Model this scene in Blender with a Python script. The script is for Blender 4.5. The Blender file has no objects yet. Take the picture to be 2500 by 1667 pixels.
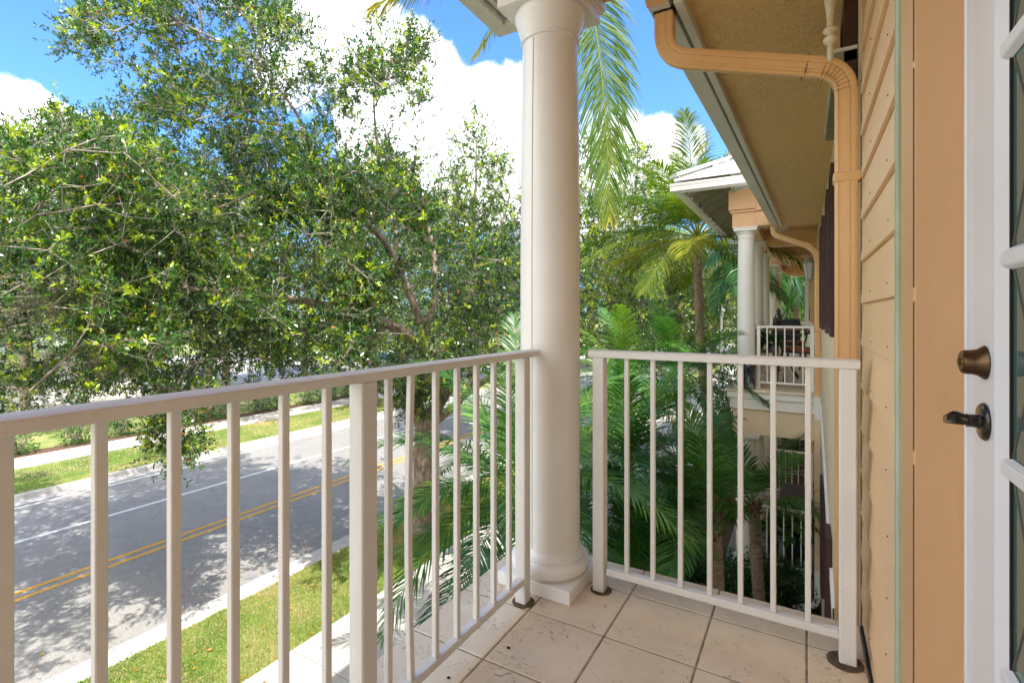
import bpy, bmesh, math, random
import numpy as np
from mathutils import Vector, Matrix, noise as mnoise
random.seed(7); rng = np.random.default_rng(7)
sc = bpy.context.scene; COL = sc.collection
R = math.radians

# ---------------------------------------------------------------- camera
F = 1220.; HX = 1250.; HY = 770.; YAW = math.atan(715/1220.); CH = 1.22
cs, sn = math.cos(YAW), math.sin(YAW)
cam = bpy.data.cameras.new("Camera"); camo = bpy.data.objects.new("Camera", cam); COL.objects.link(camo)
camo.location = (0, 0, CH); camo.rotation_euler = (R(90), 0, YAW)
cam.sensor_width = 36; cam.lens = 36*F/2500.; cam.shift_y = -(833.5-HY)/2500.; cam.clip_start = .02; cam.clip_end = 3000
sc.camera = camo

def at(px, py, dep):
    """a point seen at (px,py) of the 2352-wide picture, standing dep metres ahead"""
    u, v = px*1.063, py*1.063
    r = (u-HX)/F*dep
    return Vector((-sn*dep+cs*r, cs*dep+sn*r, CH+(HY-v)/F*dep))

# ---------------------------------------------------------------- helpers
def props(o, label=None, cat=None, group=None, kind=None):
    if label: o['label'] = label
    if cat: o['category'] = cat
    if group: o['group'] = group
    if kind: o['kind'] = kind
    return o
def thing(name, loc, label, cat, group=None):
    o = bpy.data.objects.new(name, None); COL.objects.link(o); o.location = loc
    o.empty_display_size = .2
    return props(o, label, cat, group)
def wloc(o):
    v = Vector((0, 0, 0))
    while o is not None: v += o.location; o = o.parent
    return v
def link(name, me, mat, parent=None, smooth=False):
    o = bpy.data.objects.new(name, me); COL.objects.link(o)
    if mat is not None and not me.materials: me.materials.append(mat)
    if parent is not None: o.parent = parent
    if smooth:
        me.polygons.foreach_set('use_smooth', [True]*len(me.polygons))
    return o
class MB:
    def __init__(s): s.v = []; s.f = []
    def add(s, vs, fs):
        n = len(s.v); s.v += [tuple(q) for q in vs]; s.f += [tuple(i+n for i in f) for f in fs]; return s
    def box(s, x0, y0, z0, x1, y1, z1):
        return s.add([(x0,y0,z0),(x1,y0,z0),(x1,y1,z0),(x0,y1,z0),(x0,y0,z1),(x1,y0,z1),(x1,y1,z1),(x0,y1,z1)],
                     [(0,3,2,1),(4,5,6,7),(0,1,5,4),(1,2,6,5),(2,3,7,6),(3,0,4,7)])
    def bar(s, a, b, w, h, up=(0,0,1), w2=None, h2=None):
        a = Vector(a); b = Vector(b); d = (b-a).normalized(); u = Vector(up)
        side = d.cross(u).normalized(); u = side.cross(d).normalized()
        vs = []
        for p, ww, hh in ((a, w, h), (b, w2 or w, h2 or h)):
            for i, j in ((-1,-1),(1,-1),(1,1),(-1,1)): vs.append(p+side*(i*ww/2)+u*(j*hh/2))
        return s.add(vs, [(3,2,1,0),(4,5,6,7),(0,1,5,4),(1,2,6,5),(2,3,7,6),(3,0,4,7)])
    def prism(s, prof, a, b, xa, ya):
        """extrude the closed 2-D profile from a to b; xa, ya are its axes"""
        a = Vector(a); b = Vector(b); xa = Vector(xa); ya = Vector(ya); n = len(prof)
        vs = [a+xa*p[0]+ya*p[1] for p in prof]+[b+xa*p[0]+ya*p[1] for p in prof]
        return s.add(vs, [tuple(range(n))[::-1], tuple(range(n, 2*n))]+[(i, (i+1) % n, n+(i+1) % n, n+i) for i in range(n)])
    def tube(s, pts, r, n=8, rr=None, cap=True, sec=None, up=(0,0,1)):
        pts = [Vector(p) for p in pts]; m = len(pts)
        ax = Vector(up)
        base = len(s.v); prev = None
        for i, p in enumerate(pts):
            d = (pts[min(i+1, m-1)]-pts[max(i-1, 0)]).normalized()
            if prev is None:
                q = d.cross(ax)
                if q.length < .05: q = d.cross(Vector((1,0,0)))
                q.normalize()
            else: q = (prev-d*prev.dot(d)).normalized()
            prev = q; w = d.cross(q)
            ri = rr[i] if rr is not None else r
            if sec is None:
                ring = [p+(q*math.cos(2*math.pi*k/n)+w*math.sin(2*math.pi*k/n))*ri for k in range(n)]
            else: ring = [p+q*(e[0]*ri)+w*(e[1]*ri) for e in sec]; n = len(sec)
            s.v += [tuple(v) for v in ring]
        for i in range(m-1):
            for k in range(n):
                a = base+i*n+k; b = base+i*n+(k+1) % n
                s.f.append((a, b, b+n, a+n))
        if cap:
            s.f.append(tuple(base+k for k in range(n))[::-1]); s.f.append(tuple(base+(m-1)*n+k for k in range(n)))
        return s
    def lathe(s, prof, c, n=32, flat=False):
        c = Vector(c); base = len(s.v)
        for r, z in prof:
            for k in range(n):
                a = 2*math.pi*(k+.5)/n if flat else 2*math.pi*k/n
                s.v.append((c.x+r*math.cos(a), c.y+r*math.sin(a), c.z+z))
        for i in range(len(prof)-1):
            for k in range(n):
                a = base+i*n+k; b = base+i*n+(k+1) % n
                s.f.append((a, b, b+n, a+n))
        s.f.append(tuple(base+k for k in range(n))[::-1]); s.f.append(tuple(base+(len(prof)-1)*n+k for k in range(n)))
        return s
    def build(s, name, mat, parent=None, bevel=0, smooth=False, segs=1, auto=None):
        me = bpy.data.meshes.new(name)
        off = wloc(parent) if parent is not None else Vector((0,0,0))
        vs = [(v[0]-off.x, v[1]-off.y, v[2]-off.z) for v in s.v]
        me.from_pydata(vs, [], s.f); me.update()
        o = link(name, me, mat, parent, smooth)
        if bevel:
            m = o.modifiers.new('bevel', 'BEVEL'); m.width = bevel; m.segments = segs; m.limit_method = 'ANGLE'; m.angle_limit = R(40)
        if auto:
            me.polygons.foreach_set('use_smooth', [True]*len(me.polygons))
            me.set_sharp_from_angle(angle=R(auto))
        return o
def npmesh(name, V, Q, mat, parent=None, tint=None, smooth=False, tri=False):
    """fast mesh from numpy arrays; tint is one float per face"""
    me = bpy.data.meshes.new(name); k = 3 if tri else 4
    V = np.asarray(V, dtype=np.float32).reshape(-1, 3)
    if parent is not None:
        o_ = wloc(parent); V = V-np.array([o_.x, o_.y, o_.z], dtype=np.float32)
    Q = np.asarray(Q, dtype=np.int32).reshape(-1, k)
    me.vertices.add(len(V)); me.vertices.foreach_set('co', V.ravel())
    me.loops.add(Q.size); me.loops.foreach_set('vertex_index', Q.ravel())
    me.polygons.add(len(Q)); me.polygons.foreach_set('loop_start', np.arange(0, Q.size, k, dtype=np.int32))
    if tint is not None:
        a = me.attributes.new('tint', 'FLOAT', 'FACE'); a.data.foreach_set('value', np.asarray(tint, dtype=np.float32))
    me.update(); me.validate()
    return link(name, me, mat, parent, smooth)

# ---------------------------------------------------------------- materials
class NT:
    def __init__(s, name):
        s.m = bpy.data.materials.new(name); s.m.use_nodes = True; s.t = s.m.node_tree; s.t.nodes.clear()
        s.out = s.n('ShaderNodeOutputMaterial')
    def n(s, ty, **k):
        q = s.t.nodes.new(ty)
        for a, b in k.items(): setattr(q, a, b)
        return q
    def l(s, a, b): s.t.links.new(a, b)
def setin(nd, **k):
    for a, b in k.items():
        nd.inputs[a.replace('_', ' ')].default_value = b
def c4(c): return (c[0], c[1], c[2], 1)
def mat(name, col, rough=.5, col2=None, scale=6, detail=6, bump=0, bscale=60, metal=0, spec=.5, stretch=(1,1,1),
        dirt=None, dscale=2, damt=.5, dthr=.55, coat=0, contrast=(.35,.65), voro=False):
    t = NT(name); b = t.n('ShaderNodeBsdfPrincipled'); t.l(b.outputs[0], t.out.inputs[0])
    setin(b, Roughness=rough, Metallic=metal); b.inputs['Specular IOR Level'].default_value = spec
    b.inputs['Coat Weight'].default_value = coat
    b.inputs['Base Color'].default_value = c4(col)
    tc = t.n('ShaderNodeTexCoord'); mp = t.n('ShaderNodeMapping'); mp.inputs['Scale'].default_value = stretch
    t.l(tc.outputs['Object'], mp.inputs[0])
    cur = None
    if col2 is not None:
        nz = t.n('ShaderNodeTexNoise'); setin(nz, Scale=scale, Detail=detail, Roughness=.6); t.l(mp.outputs[0], nz.inputs[0])
        mr = t.n('ShaderNodeMapRange'); t.l(nz.outputs[0], mr.inputs[0]); mr.inputs[1].default_value = contrast[0]; mr.inputs[2].default_value = contrast[1]
        mx = t.n('ShaderNodeMix', data_type='RGBA'); mx.inputs[6].default_value = c4(col); mx.inputs[7].default_value = c4(col2)
        t.l(mr.outputs[0], mx.inputs[0]); cur = mx.outputs[2]
    if dirt is not None:
        nz = t.n('ShaderNodeTexNoise'); setin(nz, Scale=dscale, Detail=10, Roughness=.7); t.l(mp.outputs[0], nz.inputs[0])
        mr = t.n('ShaderNodeMapRange'); t.l(nz.outputs[0], mr.inputs[0]); mr.inputs[1].default_value = dthr; mr.inputs[2].default_value = dthr+.13; mr.inputs[4].default_value = damt
        mx = t.n('ShaderNodeMix', data_type='RGBA'); mx.inputs[7].default_value = c4(dirt)
        if cur: t.l(cur, mx.inputs[6])
        else: mx.inputs[6].default_value = c4(col)
        t.l(mr.outputs[0], mx.inputs[0]); cur = mx.outputs[2]
    if cur: t.l(cur, b.inputs['Base Color'])
    if bump:
        nz = t.n('ShaderNodeTexNoise'); setin(nz, Scale=bscale, Detail=5); t.l(mp.outputs[0], nz.inputs[0])
        bp = t.n('ShaderNodeBump'); setin(bp, Strength=min(1, bump), Distance=.004 if bump <= 1 else .004*bump); t.l(nz.outputs[0], bp.inputs['Height']); t.l(bp.outputs[0], b.inputs['Normal'])
    return t.m

M = {}
M['white'] = mat('white_paint', (.84,.815,.775), .38, (.79,.765,.72), 3, bump=.12, bscale=9, dirt=(.42,.36,.28), dscale=9, damt=.35, dthr=.66)
M['rail'] = mat('rail_paint', (.74,.73,.715), .38, (.68,.67,.655), 5, bump=.15, bscale=30, dirt=(.33,.24,.15), dscale=14, damt=.55, dthr=.67)
M['column'] = mat('column_paint', (.83,.82,.805), .33, (.77,.76,.745), 2.5, bump=.15, bscale=14, dirt=(.4,.33,.25), dscale=18, damt=.5, dthr=.71)
M['cap'] = mat('seam_dark', (.09,.07,.05), .7)
M['rust'] = mat('rust', (.16,.05,.02), .8, (.05,.02,.01), 60)
M['grey'] = mat('gutter_paint', (.72,.70,.64), .4, (.64,.62,.56), 2, dirt=(.25,.22,.16), dscale=8, damt=.4, dthr=.66)
M['tan'] = mat('tan_paint', (.74,.47,.25), .55, (.68,.41,.21), 2.5, bump=.3, bscale=120, dirt=(.30,.18,.08), dscale=6, damt=.35, dthr=.67)
M['tanboard'] = mat('tan_casing', (.62,.375,.195), .5, (.56,.33,.165), 2, bump=.35, bscale=45, stretch=(1,1,.3), dirt=(.36,.20,.09), dscale=3, damt=.4, dthr=.6)
M['pipe'] = mat('pipe_paint', (.76,.47,.22), .35, (.68,.40,.17), 4, stretch=(1,1,.3), dirt=(.2,.11,.04), dscale=9, damt=.55, dthr=.63, bump=.1, bscale=20)
M['cream'] = mat('cream_stucco', (.78,.62,.42), .7, (.72,.55,.36), 3, bump=.6, bscale=90)
M['siding'] = mat('siding_paint', (.78,.54,.33), .5, (.72,.48,.28), 3, bump=.4, bscale=40, stretch=(1,.35,1.6), dirt=(.42,.26,.13), dscale=4, damt=.4, dthr=.6)
M['olive'] = mat('olive_paint', (.27,.26,.15), .6, (.21,.20,.11), 4)
M['sage'] = mat('sage_trim', (.30,.36,.24), .4, (.40,.47,.38), 7, stretch=(1,1,.4), bump=.3, bscale=60)
M['brown'] = mat('shutter_brown', (.055,.018,.014), .45, (.035,.012,.01), 8, bump=.2, bscale=30)
M['black'] = mat('black_gap', (.012,.01,.008), .9)
M['metalroof'] = mat('white_metal_roof', (.84,.83,.81), .4, (.76,.74,.71), 3, dirt=(.4,.34,.27), dscale=5, damt=.4, dthr=.64)
M['bronze'] = mat('aged_bronze', (.12,.075,.04), .33, (.05,.03,.018), 14, metal=.85)
M['brass'] = mat('worn_brass', (.30,.20,.07), .35, (.15,.09,.03), 20, metal=.9)
M['darkbronze'] = mat('oil_rubbed_bronze', (.02,.016,.016), .22, (.035,.022,.016), 12, metal=.7, coat=.4)
M['doorpaint'] = mat('door_paint', (.70,.70,.74), .35, (.66,.66,.70), 2, bump=.05, bscale=40)
M['iron'] = mat('black_iron', (.02,.02,.022), .45)
M['cushion'] = mat('rust_cushion', (.30,.09,.03), .85, (.2,.05,.02), 12, bump=.4, bscale=80)
M['mesh'] = mat('chair_mesh', (.025,.04,.05), .7)
M['wood'] = mat('table_wood', (.20,.11,.06), .5, (.12,.06,.03), 12)
M['pot'] = mat('glazed_pot', (.02,.022,.03), .15, (.25,.27,.28), 3, coat=.5, contrast=(.5,.6))
M['bark'] = mat('bark', (.36,.28,.21), .85, (.15,.10,.07), 9, detail=12, bump=3, bscale=26, stretch=(1,1,.45), dirt=(.34,.32,.28), dscale=5, damt=.6, dthr=.56)
M['twig'] = mat('twig_bark', (.50,.44,.38), .8, (.15,.11,.08), 5)
M['palmbark'] = mat('palm_bark', (.38,.29,.22), .85, (.17,.11,.075), 10, detail=10, bump=2, bscale=20, stretch=(1,1,3))
M['fibre'] = mat('palm_fibre', (.17,.09,.04), .9, (.08,.04,.02), 25, bump=2, bscale=40, stretch=(1,1,.3))
M['concrete'] = mat('concrete', (.50,.47,.43), .8, (.42,.39,.35), 1.5, detail=10, bump=.6, bscale=40, dirt=(.26,.22,.17), dscale=3, damt=.4, dthr=.6)
M['kerb'] = mat('kerb_concrete', (.56,.53,.49), .8, (.43,.40,.36), 3, detail=10, bump=.8, bscale=30, dirt=(.22,.20,.16), dscale=4, damt=.5, dthr=.56)
M['yellow'] = mat('road_yellow', (.72,.36,.03), .6, (.62,.33,.06), 10, dirt=(.3,.26,.2), dscale=16, damt=.5, dthr=.58)
M['roadwhite'] = mat('road_white', (.72,.71,.69), .6, (.6,.59,.57), 10, dirt=(.34,.33,.31), dscale=14, damt=.6, dthr=.56)
M['roadfaint'] = mat('road_white_worn', (.42,.415,.39), .7, (.31,.30,.29), 6, dirt=(.25,.24,.23), dscale=7, damt=.9, dthr=.5)
M['mulch'] = mat('mulch', (.17,.085,.05), .95, (.06,.035,.02), 22, detail=12, bump=3, bscale=50, dirt=(.33,.23,.15), dscale=28, damt=.6, dthr=.58)
M['hose'] = mat('hose_green', (.01,.33,.24), .4)
M['lampglass'] = mat('lamp_glass', (.6,.62,.6), .15)
M['lampmetal'] = mat('verdigris_metal', (.40,.43,.36), .5, (.25,.27,.2), 25)
M['ivory'] = mat('ivory_metal', (.62,.55,.40), .4, (.5,.42,.28), 15)
M['greenroof'] = mat('pale_green_roof', (.30,.36,.27), .5, (.26,.32,.23), 3)
M['flower'] = mat('pink_flower', (.55,.03,.10), .6)
M['croton'] = mat('croton_leaf', (.55,.28,.02), .4, (.4,.05,.02), 9)

def foliage(name, dark, mid, young, rough=.32, trans=.35, orange=(.5,.16,.02), spec=.5):
    t = NT(name); at_ = t.n('ShaderNodeAttribute', attribute_name='tint')
    cr = t.n('ShaderNodeValToRGB'); e = cr.color_ramp.elements
    e[0].position = 0; e[0].color = c4(dark); e[1].position = .5; e[1].color = c4(mid)
    q = e.new(.80); q.color = c4(young); q = e.new(.955); q.color = c4(young); q = e.new(.985); q.color = c4(orange)
    t.l(at_.outputs['Fac'], cr.inputs[0])
    b = t.n('ShaderNodeBsdfPrincipled'); setin(b, Roughness=rough); b.inputs['Specular IOR Level'].default_value = spec
    t.l(cr.outputs[0], b.inputs['Base Color'])
    tr = t.n('ShaderNodeBsdfTranslucent')
    hs = t.n('ShaderNodeHueSaturation'); setin(hs, Hue=.485, Saturation=1.15, Value=1.7); t.l(cr.outputs[0], hs.inputs['Color']); t.l(hs.outputs[0], tr.inputs[0])
    mx = t.n('ShaderNodeMixShader'); mx.inputs[0].default_value = trans
    t.l(b.outputs[0], mx.inputs[1]); t.l(tr.outputs[0], mx.inputs[2]); t.l(mx.outputs[0], t.out.inputs[0])
    return t.m
M['oak'] = foliage('oak_leaf', (.014,.058,.010), (.070,.175,.025), (.34,.46,.02), rough=.26, spec=.8, trans=.28)
M['oakfar'] = foliage('oak_leaf_far', (.03,.07,.015), (.11,.19,.035), (.32,.40,.05), rough=.35, spec=.7)
M['shrub'] = foliage('shrub_leaf', (.025,.08,.022), (.04,.11,.025), (.16,.30,.05))
M['date'] = foliage('date_palm_leaf', (.02,.08,.02), (.07,.19,.035), (.26,.42,.06), rough=.38, trans=.3)
M['coco'] = foliage('coconut_leaf', (.03,.085,.012), (.09,.16,.018), (.36,.34,.04), rough=.5, spec=.25, trans=.35, orange=(.35,.18,.05))
M['blade'] = foliage('grass_blade', (.08,.17,.025), (.22,.32,.05), (.50,.42,.20), rough=.5, trans=.35, orange=(.4,.2,.08))
M['flowerbush'] = foliage('flower_bush_leaf', (.02,.06,.015), (.05,.12,.02), (.5,.05,.10), orange=(.6,.02,.08))
M['crotonbush'] = foliage('croton_bush_leaf', (.03,.07,.01), (.35,.12,.01), (.6,.36,.02), orange=(.45,.04,.01))

def asphalt():
    t = NT('asphalt'); b = t.n('ShaderNodeBsdfPrincipled'); t.l(b.outputs[0], t.out.inputs[0]); setin(b, Roughness=.85)
    tc = t.n('ShaderNodeTexCoord')
    def noi(s, d=6, r=.6):
        n = t.n('ShaderNodeTexNoise'); setin(n, Scale=s, Detail=d, Roughness=r); t.l(tc.outputs['Object'], n.inputs[0]); return n
    a = noi(110, 3); mr = t.n('ShaderNodeMapRange'); t.l(a.outputs[0], mr.inputs[0]); mr.inputs[1].default_value = .35; mr.inputs[2].default_value = .68; mr.inputs[3].default_value = .55; mr.inputs[4].default_value = 1.45
    g = noi(.8, 8); cr = t.n('ShaderNodeMix', data_type='RGBA'); t.l(g.outputs[0], cr.inputs[0]); cr.inputs[6].default_value = (.23,.222,.21,1); cr.inputs[7].default_value = (.31,.297,.28,1)
    mu = t.n('ShaderNodeMix', data_type='RGBA', blend_type='MULTIPLY'); mu.inputs[0].default_value = 1; t.l(cr.outputs[2], mu.inputs[6]); t.l(mr.outputs[0], mu.inputs[7]); 
    w_ = noi(.35, 10, .75); wr = t.n('ShaderNodeMapRange'); t.l(w_.outputs[0], wr.inputs[0]); wr.inputs[1].default_value = .495; wr.inputs[2].default_value = .505
    w2 = t.n('ShaderNodeMath', operation='PINGPONG'); t.l(wr.outputs[0], w2.inputs[0]); w2.inputs[1].default_value = .5
    ck = t.n('ShaderNodeMix', data_type='RGBA'); t.l(w2.outputs[0], ck.inputs[0]); t.l(mu.outputs[2], ck.inputs[6]); ck.inputs[7].default_value = (.07,.068,.065,1)
    s_ = noi(2.2, 10, .7); sr = t.n('ShaderNodeMapRange'); t.l(s_.outputs[0], sr.inputs[0]); sr.inputs[1].default_value = .56; sr.inputs[2].default_value = .72; sr.inputs[4].default_value = .5
    st_ = t.n('ShaderNodeMix', data_type='RGBA'); t.l(sr.outputs[0], st_.inputs[0]); t.l(ck.outputs[2], st_.inputs[6]); st_.inputs[7].default_value = (.13,.125,.115,1); t.l(st_.outputs[2], b.inputs['Base Color'])
    bp = t.n('ShaderNodeBump'); setin(bp, Strength=.5, Distance=.006); t.l(a.outputs[0], bp.inputs['Height']); t.l(bp.outputs[0], b.inputs['Normal'])
    return t.m
M['asphalt'] = asphalt()
def lawn():
    t = NT('lawn'); b = t.n('ShaderNodeBsdfPrincipled'); t.l(b.outputs[0], t.out.inputs[0]); setin(b, Roughness=.95)
    tc = t.n('ShaderNodeTexCoord')
    def noi(s, d=8, r=.65):
        n = t.n('ShaderNodeTexNoise'); setin(n, Scale=s, Detail=d, Roughness=r); t.l(tc.outputs['Object'], n.inputs[0]); return n
    a = noi(38, 6); m1 = t.n('ShaderNodeMix', data_type='RGBA'); mr = t.n('ShaderNodeMapRange'); t.l(a.outputs[0], mr.inputs[0]); mr.inputs[1].default_value = .35; mr.inputs[2].default_value = .66; t.l(mr.outputs[0], m1.inputs[0])
    m1.inputs[6].default_value = (.07,.15,.02,1); m1.inputs[7].default_value = (.26,.34,.07,1)
    g = noi(1.3, 6); mr2 = t.n('ShaderNodeMapRange'); t.l(g.outputs[0], mr2.inputs[0]); mr2.inputs[1].default_value = .42; mr2.inputs[2].default_value = .62; mr2.inputs[4].default_value = .8
    m2 = t.n('ShaderNodeMix', data_type='RGBA'); t.l(mr2.outputs[0], m2.inputs[0]); t.l(m1.outputs[2], m2.inputs[6]); m2.inputs[7].default_value = (.42,.33,.17,1)
    t.l(m2.outputs[2], b.inputs['Base Color'])
    bp = t.n('ShaderNodeBump'); setin(bp, Strength=1, Distance=.03); t.l(a.outputs[0], bp.inputs['Height']); t.l(bp.outputs[0], b.inputs['Normal'])
    return t.m
M['lawn'] = lawn()
def coral():
    t = NT('coral_stone'); b = t.n('ShaderNodeBsdfPrincipled'); t.l(b.outputs[0], t.out.inputs[0]); setin(b, Roughness=.6)
    tc = t.n('ShaderNodeTexCoord')
    def noi(s, d=6, r=.6, dist=0):
        n = t.n('ShaderNodeTexNoise'); setin(n, Scale=s, Detail=d, Roughness=r, Distortion=dist); t.l(tc.outputs['Object'], n.inputs[0]); return n
    g = noi(3.2, 8, .62); mg = t.n('ShaderNodeMapRange'); t.l(g.outputs[0], mg.inputs[0]); mg.inputs[1].default_value = .33; mg.inputs[2].default_value = .67
    c1 = t.n('ShaderNodeMix', data_type='RGBA'); c1.inputs[6].default_value = (.80,.70,.54,1); c1.inputs[7].default_value = (.66,.54,.40,1); t.l(mg.outputs[0], c1.inputs[0])
    # pits: fine worm-like noise gated by a coarse one
    p = noi(52, 3, .5, 1.6); q = noi(6, 3); 
    gate = t.n('ShaderNodeMapRange'); t.l(q.outputs[0], gate.inputs[0]); gate.inputs[1].default_value = .4; gate.inputs[2].default_value = .62; gate.inputs[3].default_value = .70; gate.inputs[4].default_value = .60
    sub = t.n('ShaderNodeMath', operation='SUBTRACT'); t.l(p.outputs[0], sub.inputs[0]); t.l(gate.outputs[0], sub.inputs[1])
    pit = t.n('ShaderNodeMapRange'); t.l(sub.outputs[0], pit.inputs[0]); pit.inputs[1].default_value = 0; pit.inputs[2].default_value = .035
    c2 = t.n('ShaderNodeMix', data_type='RGBA'); t.l(pit.outputs[0], c2.inputs[0]); t.l(c1.outputs[2], c2.inputs[6]); c2.inputs[7].default_value = (.50,.38,.26,1)
    d = noi(170, 2); dd = t.n('ShaderNodeMapRange'); t.l(d.outputs[0], dd.inputs[0]); dd.inputs[1].default_value = .73; dd.inputs[2].default_value = .78
    c3 = t.n('ShaderNodeMix', data_type='RGBA'); t.l(dd.outputs[0], c3.inputs[0]); t.l(c2.outputs[2], c3.inputs[6]); c3.inputs[7].default_value = (.09,.06,.04,1)
    t.l(c3.outputs[2], b.inputs['Base Color'])
    iv = t.n('ShaderNodeMath', operation='MULTIPLY'); iv.inputs[1].default_value = -1; t.l(pit.outputs[0], iv.inputs[0])
    bp = t.n('ShaderNodeBump'); setin(bp, Strength=1, Distance=.0025); t.l(iv.outputs[0], bp.inputs['Height']); t.l(bp.outputs[0], b.inputs['Normal'])
    return t.m
M['coral'] = coral()
M['grout'] = mat('grout', (.40,.33,.26), .9, (.16,.13,.10), 14, bump=1, bscale=60)
def soffit():
    t = NT('soffit_stucco'); b = t.n('ShaderNodeBsdfPrincipled'); t.l(b.outputs[0], t.out.inputs[0]); setin(b, Roughness=.5)
    tc = t.n('ShaderNodeTexCoord')
    def noi(s, d=4, r=.6, dist=0):
        n = t.n('ShaderNodeTexNoise'); setin(n, Scale=s, Detail=d, Roughness=r, Distortion=dist); t.l(tc.outputs['Object'], n.inputs[0]); return n
    a = noi(42, 4, .55, 1.6); mr = t.n('ShaderNodeMapRange'); t.l(a.outputs[0], mr.inputs[0]); mr.inputs[1].default_value = .50; mr.inputs[2].default_value = .62
    g = noi(2.5, 6); c = t.n('ShaderNodeMix', data_type='RGBA'); t.l(g.outputs[0], c.inputs[0]); c.inputs[6].default_value = (.86,.58,.27,1); c.inputs[7].default_value = (.76,.48,.19,1)
    e = t.n('ShaderNodeMapRange'); t.l(a.outputs[0], e.inputs[0]); e.inputs[1].default_value = .66; e.inputs[2].default_value = .72
    c2 = t.n('ShaderNodeMix', data_type='RGBA'); t.l(e.outputs[0], c2.inputs[0]); t.l(c.outputs[2], c2.inputs[6]); c2.inputs[7].default_value = (.22,.12,.04,1)
    t.l(c2.outputs[2], b.inputs['Base Color'])
    bp = t.n('ShaderNodeBump'); setin(bp, Strength=.8, Distance=.005); t.l(mr.outputs[0], bp.inputs['Height']); t.l(bp.outputs[0], b.inputs['Normal'])
    return t.m
M['soffit'] = soffit()
def glass():
    t = NT('door_glass'); b = t.n('ShaderNodeBsdfPrincipled'); t.l(b.outputs[0], t.out.inputs[0])
    setin(b, Roughness=.08); b.inputs['Base Color'].default_value = (.06,.12,.115,1); b.inputs['Specular IOR Level'].default_value = .6
    return t.m
M['glass'] = glass()

# ---------------------------------------------------------------- light
SUN = Vector((.48, -.30, 1)).normalized()
el = math.asin(SUN.z); az = math.atan2(SUN.x, SUN.y)
sl = bpy.data.lights.new('Sun', 'SUN'); sl.energy = 3.3; sl.angle = R(.55); sl.color = (1, .95, .87)
so = bpy.data.objects.new('Sun', sl); COL.objects.link(so); so.rotation_euler = SUN.to_track_quat('Z', 'Y').to_euler(); so.location = (0, 0, 30)
w = bpy.data.worlds.new('World'); sc.world = w; w.use_nodes = True; nt = w.node_tree; nt.nodes.clear()
N = nt.nodes.new; L = nt.links.new
out = N('ShaderNodeOutputWorld'); bg = N('ShaderNodeBackground'); L(bg.outputs[0], out.inputs[0]); bg.inputs[1].default_value = .15
sky = N('ShaderNodeTexSky'); sky.sky_type = 'NISHITA'; sky.sun_disc = False; sky.sun_elevation = el; sky.sun_rotation = az
sky.air_density = 1.3; sky.dust_density = .6; sky.ozone_density = 2.5
tc = N('ShaderNodeTexCoord')
def vdir(px, py): return (at(px, py, 1)-Vector((0,0,CH))).normalized()
# cumulus: a few soft banks standing in fixed directions, broken up by fractal noise, plus unseen bright banks added to fill the shade
def gauss(px, py, size, amp):
    d = Vector(px).normalized() if isinstance(px, tuple) else vdir(px, py); dot = N('ShaderNodeVectorMath'); dot.operation = 'DOT_PRODUCT'; dot.inputs[1].default_value = d; L(tc.outputs['Generated'], dot.inputs[0])
    mr = N('ShaderNodeMapRange'); mr.interpolation_type = 'SMOOTHSTEP'; mr.inputs[1].default_value = math.cos(size*1.3); mr.inputs[2].default_value = math.cos(size*.15); mr.inputs[3].default_value = 0; mr.inputs[4].default_value = amp
    L(dot.outputs['Value'], mr.inputs[0]); return mr.outputs[0]
acc = None
for g in [(30,320,.10,.62),(-150,340,.13,.6),(220,300,.045,.42),(520,60,.09,.42),(690,110,.13,.48),(860,60,.07,.38),(950,260,.16,.7),(1110,330,.17,.7),(1190,200,.05,.3),(1490,350,.09,.5),(1560,330,.07,.4),(1380,430,.2,.5),
          (1440,60,.09,.34),((.5,-.75,.45),0,.95,.75),((-.7,-.6,.4),0,.6,.75),((.9,.2,.5),0,.5,.7),((.2,.1,1),0,.35,.6)]:  # banks given as vectors are added out of view, lighting the shaded balcony
    o = gauss(*g)
    if acc is None: acc = o
    else:
        a = N('ShaderNodeMath'); a.operation = 'MAXIMUM'; L(acc, a.inputs[0]); L(o, a.inputs[1]); acc = a.outputs[0]
nz = N('ShaderNodeTexNoise'); nz.inputs['Scale'].default_value = 5.5; nz.inputs['Detail'].default_value = 12; nz.inputs['Roughness'].default_value = .58; L(tc.outputs['Generated'], nz.inputs[0])
a = N('ShaderNodeMath'); a.operation = 'ADD'; L(acc, a.inputs[0]); L(nz.outputs[0], a.inputs[1])
mr = N('ShaderNodeMapRange'); mr.interpolation_type = 'SMOOTHSTEP'; mr.inputs[1].default_value = .85; mr.inputs[2].default_value = 1.0; L(a.outputs[0], mr.inputs[0])
nz2 = N('ShaderNodeTexNoise'); nz2.inputs['Scale'].default_value = 3; nz2.inputs['Detail'].default_value = 8; L(tc.outputs['Generated'], nz2.inputs[0])
cc = N('ShaderNodeMix'); cc.data_type = 'RGBA'; cc.inputs[6].default_value = (8.2,8.1,8.0,1); cc.inputs[7].default_value = (5.0,5.1,5.4,1)
m3 = N('ShaderNodeMapRange'); m3.inputs[1].default_value = .5; m3.inputs[2].default_value = .75; L(nz2.outputs[0], m3.inputs[0]); L(m3.outputs[0], cc.inputs[0])
mx = N('ShaderNodeMix'); mx.data_type = 'RGBA'; L(mr.outputs[0], mx.inputs[0]); tn_ = N('ShaderNodeMix'); tn_.data_type = 'RGBA'; tn_.blend_type = 'MULTIPLY'; tn_.inputs[0].default_value = 1; L(sky.outputs[0], tn_.inputs[6]); tn_.inputs[7].default_value = (.37,.60,.98,1); L(tn_.outputs[2], mx.inputs[6]); L(cc.outputs[2], mx.inputs[7]); L(mx.outputs[2], bg.inputs[0])
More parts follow.
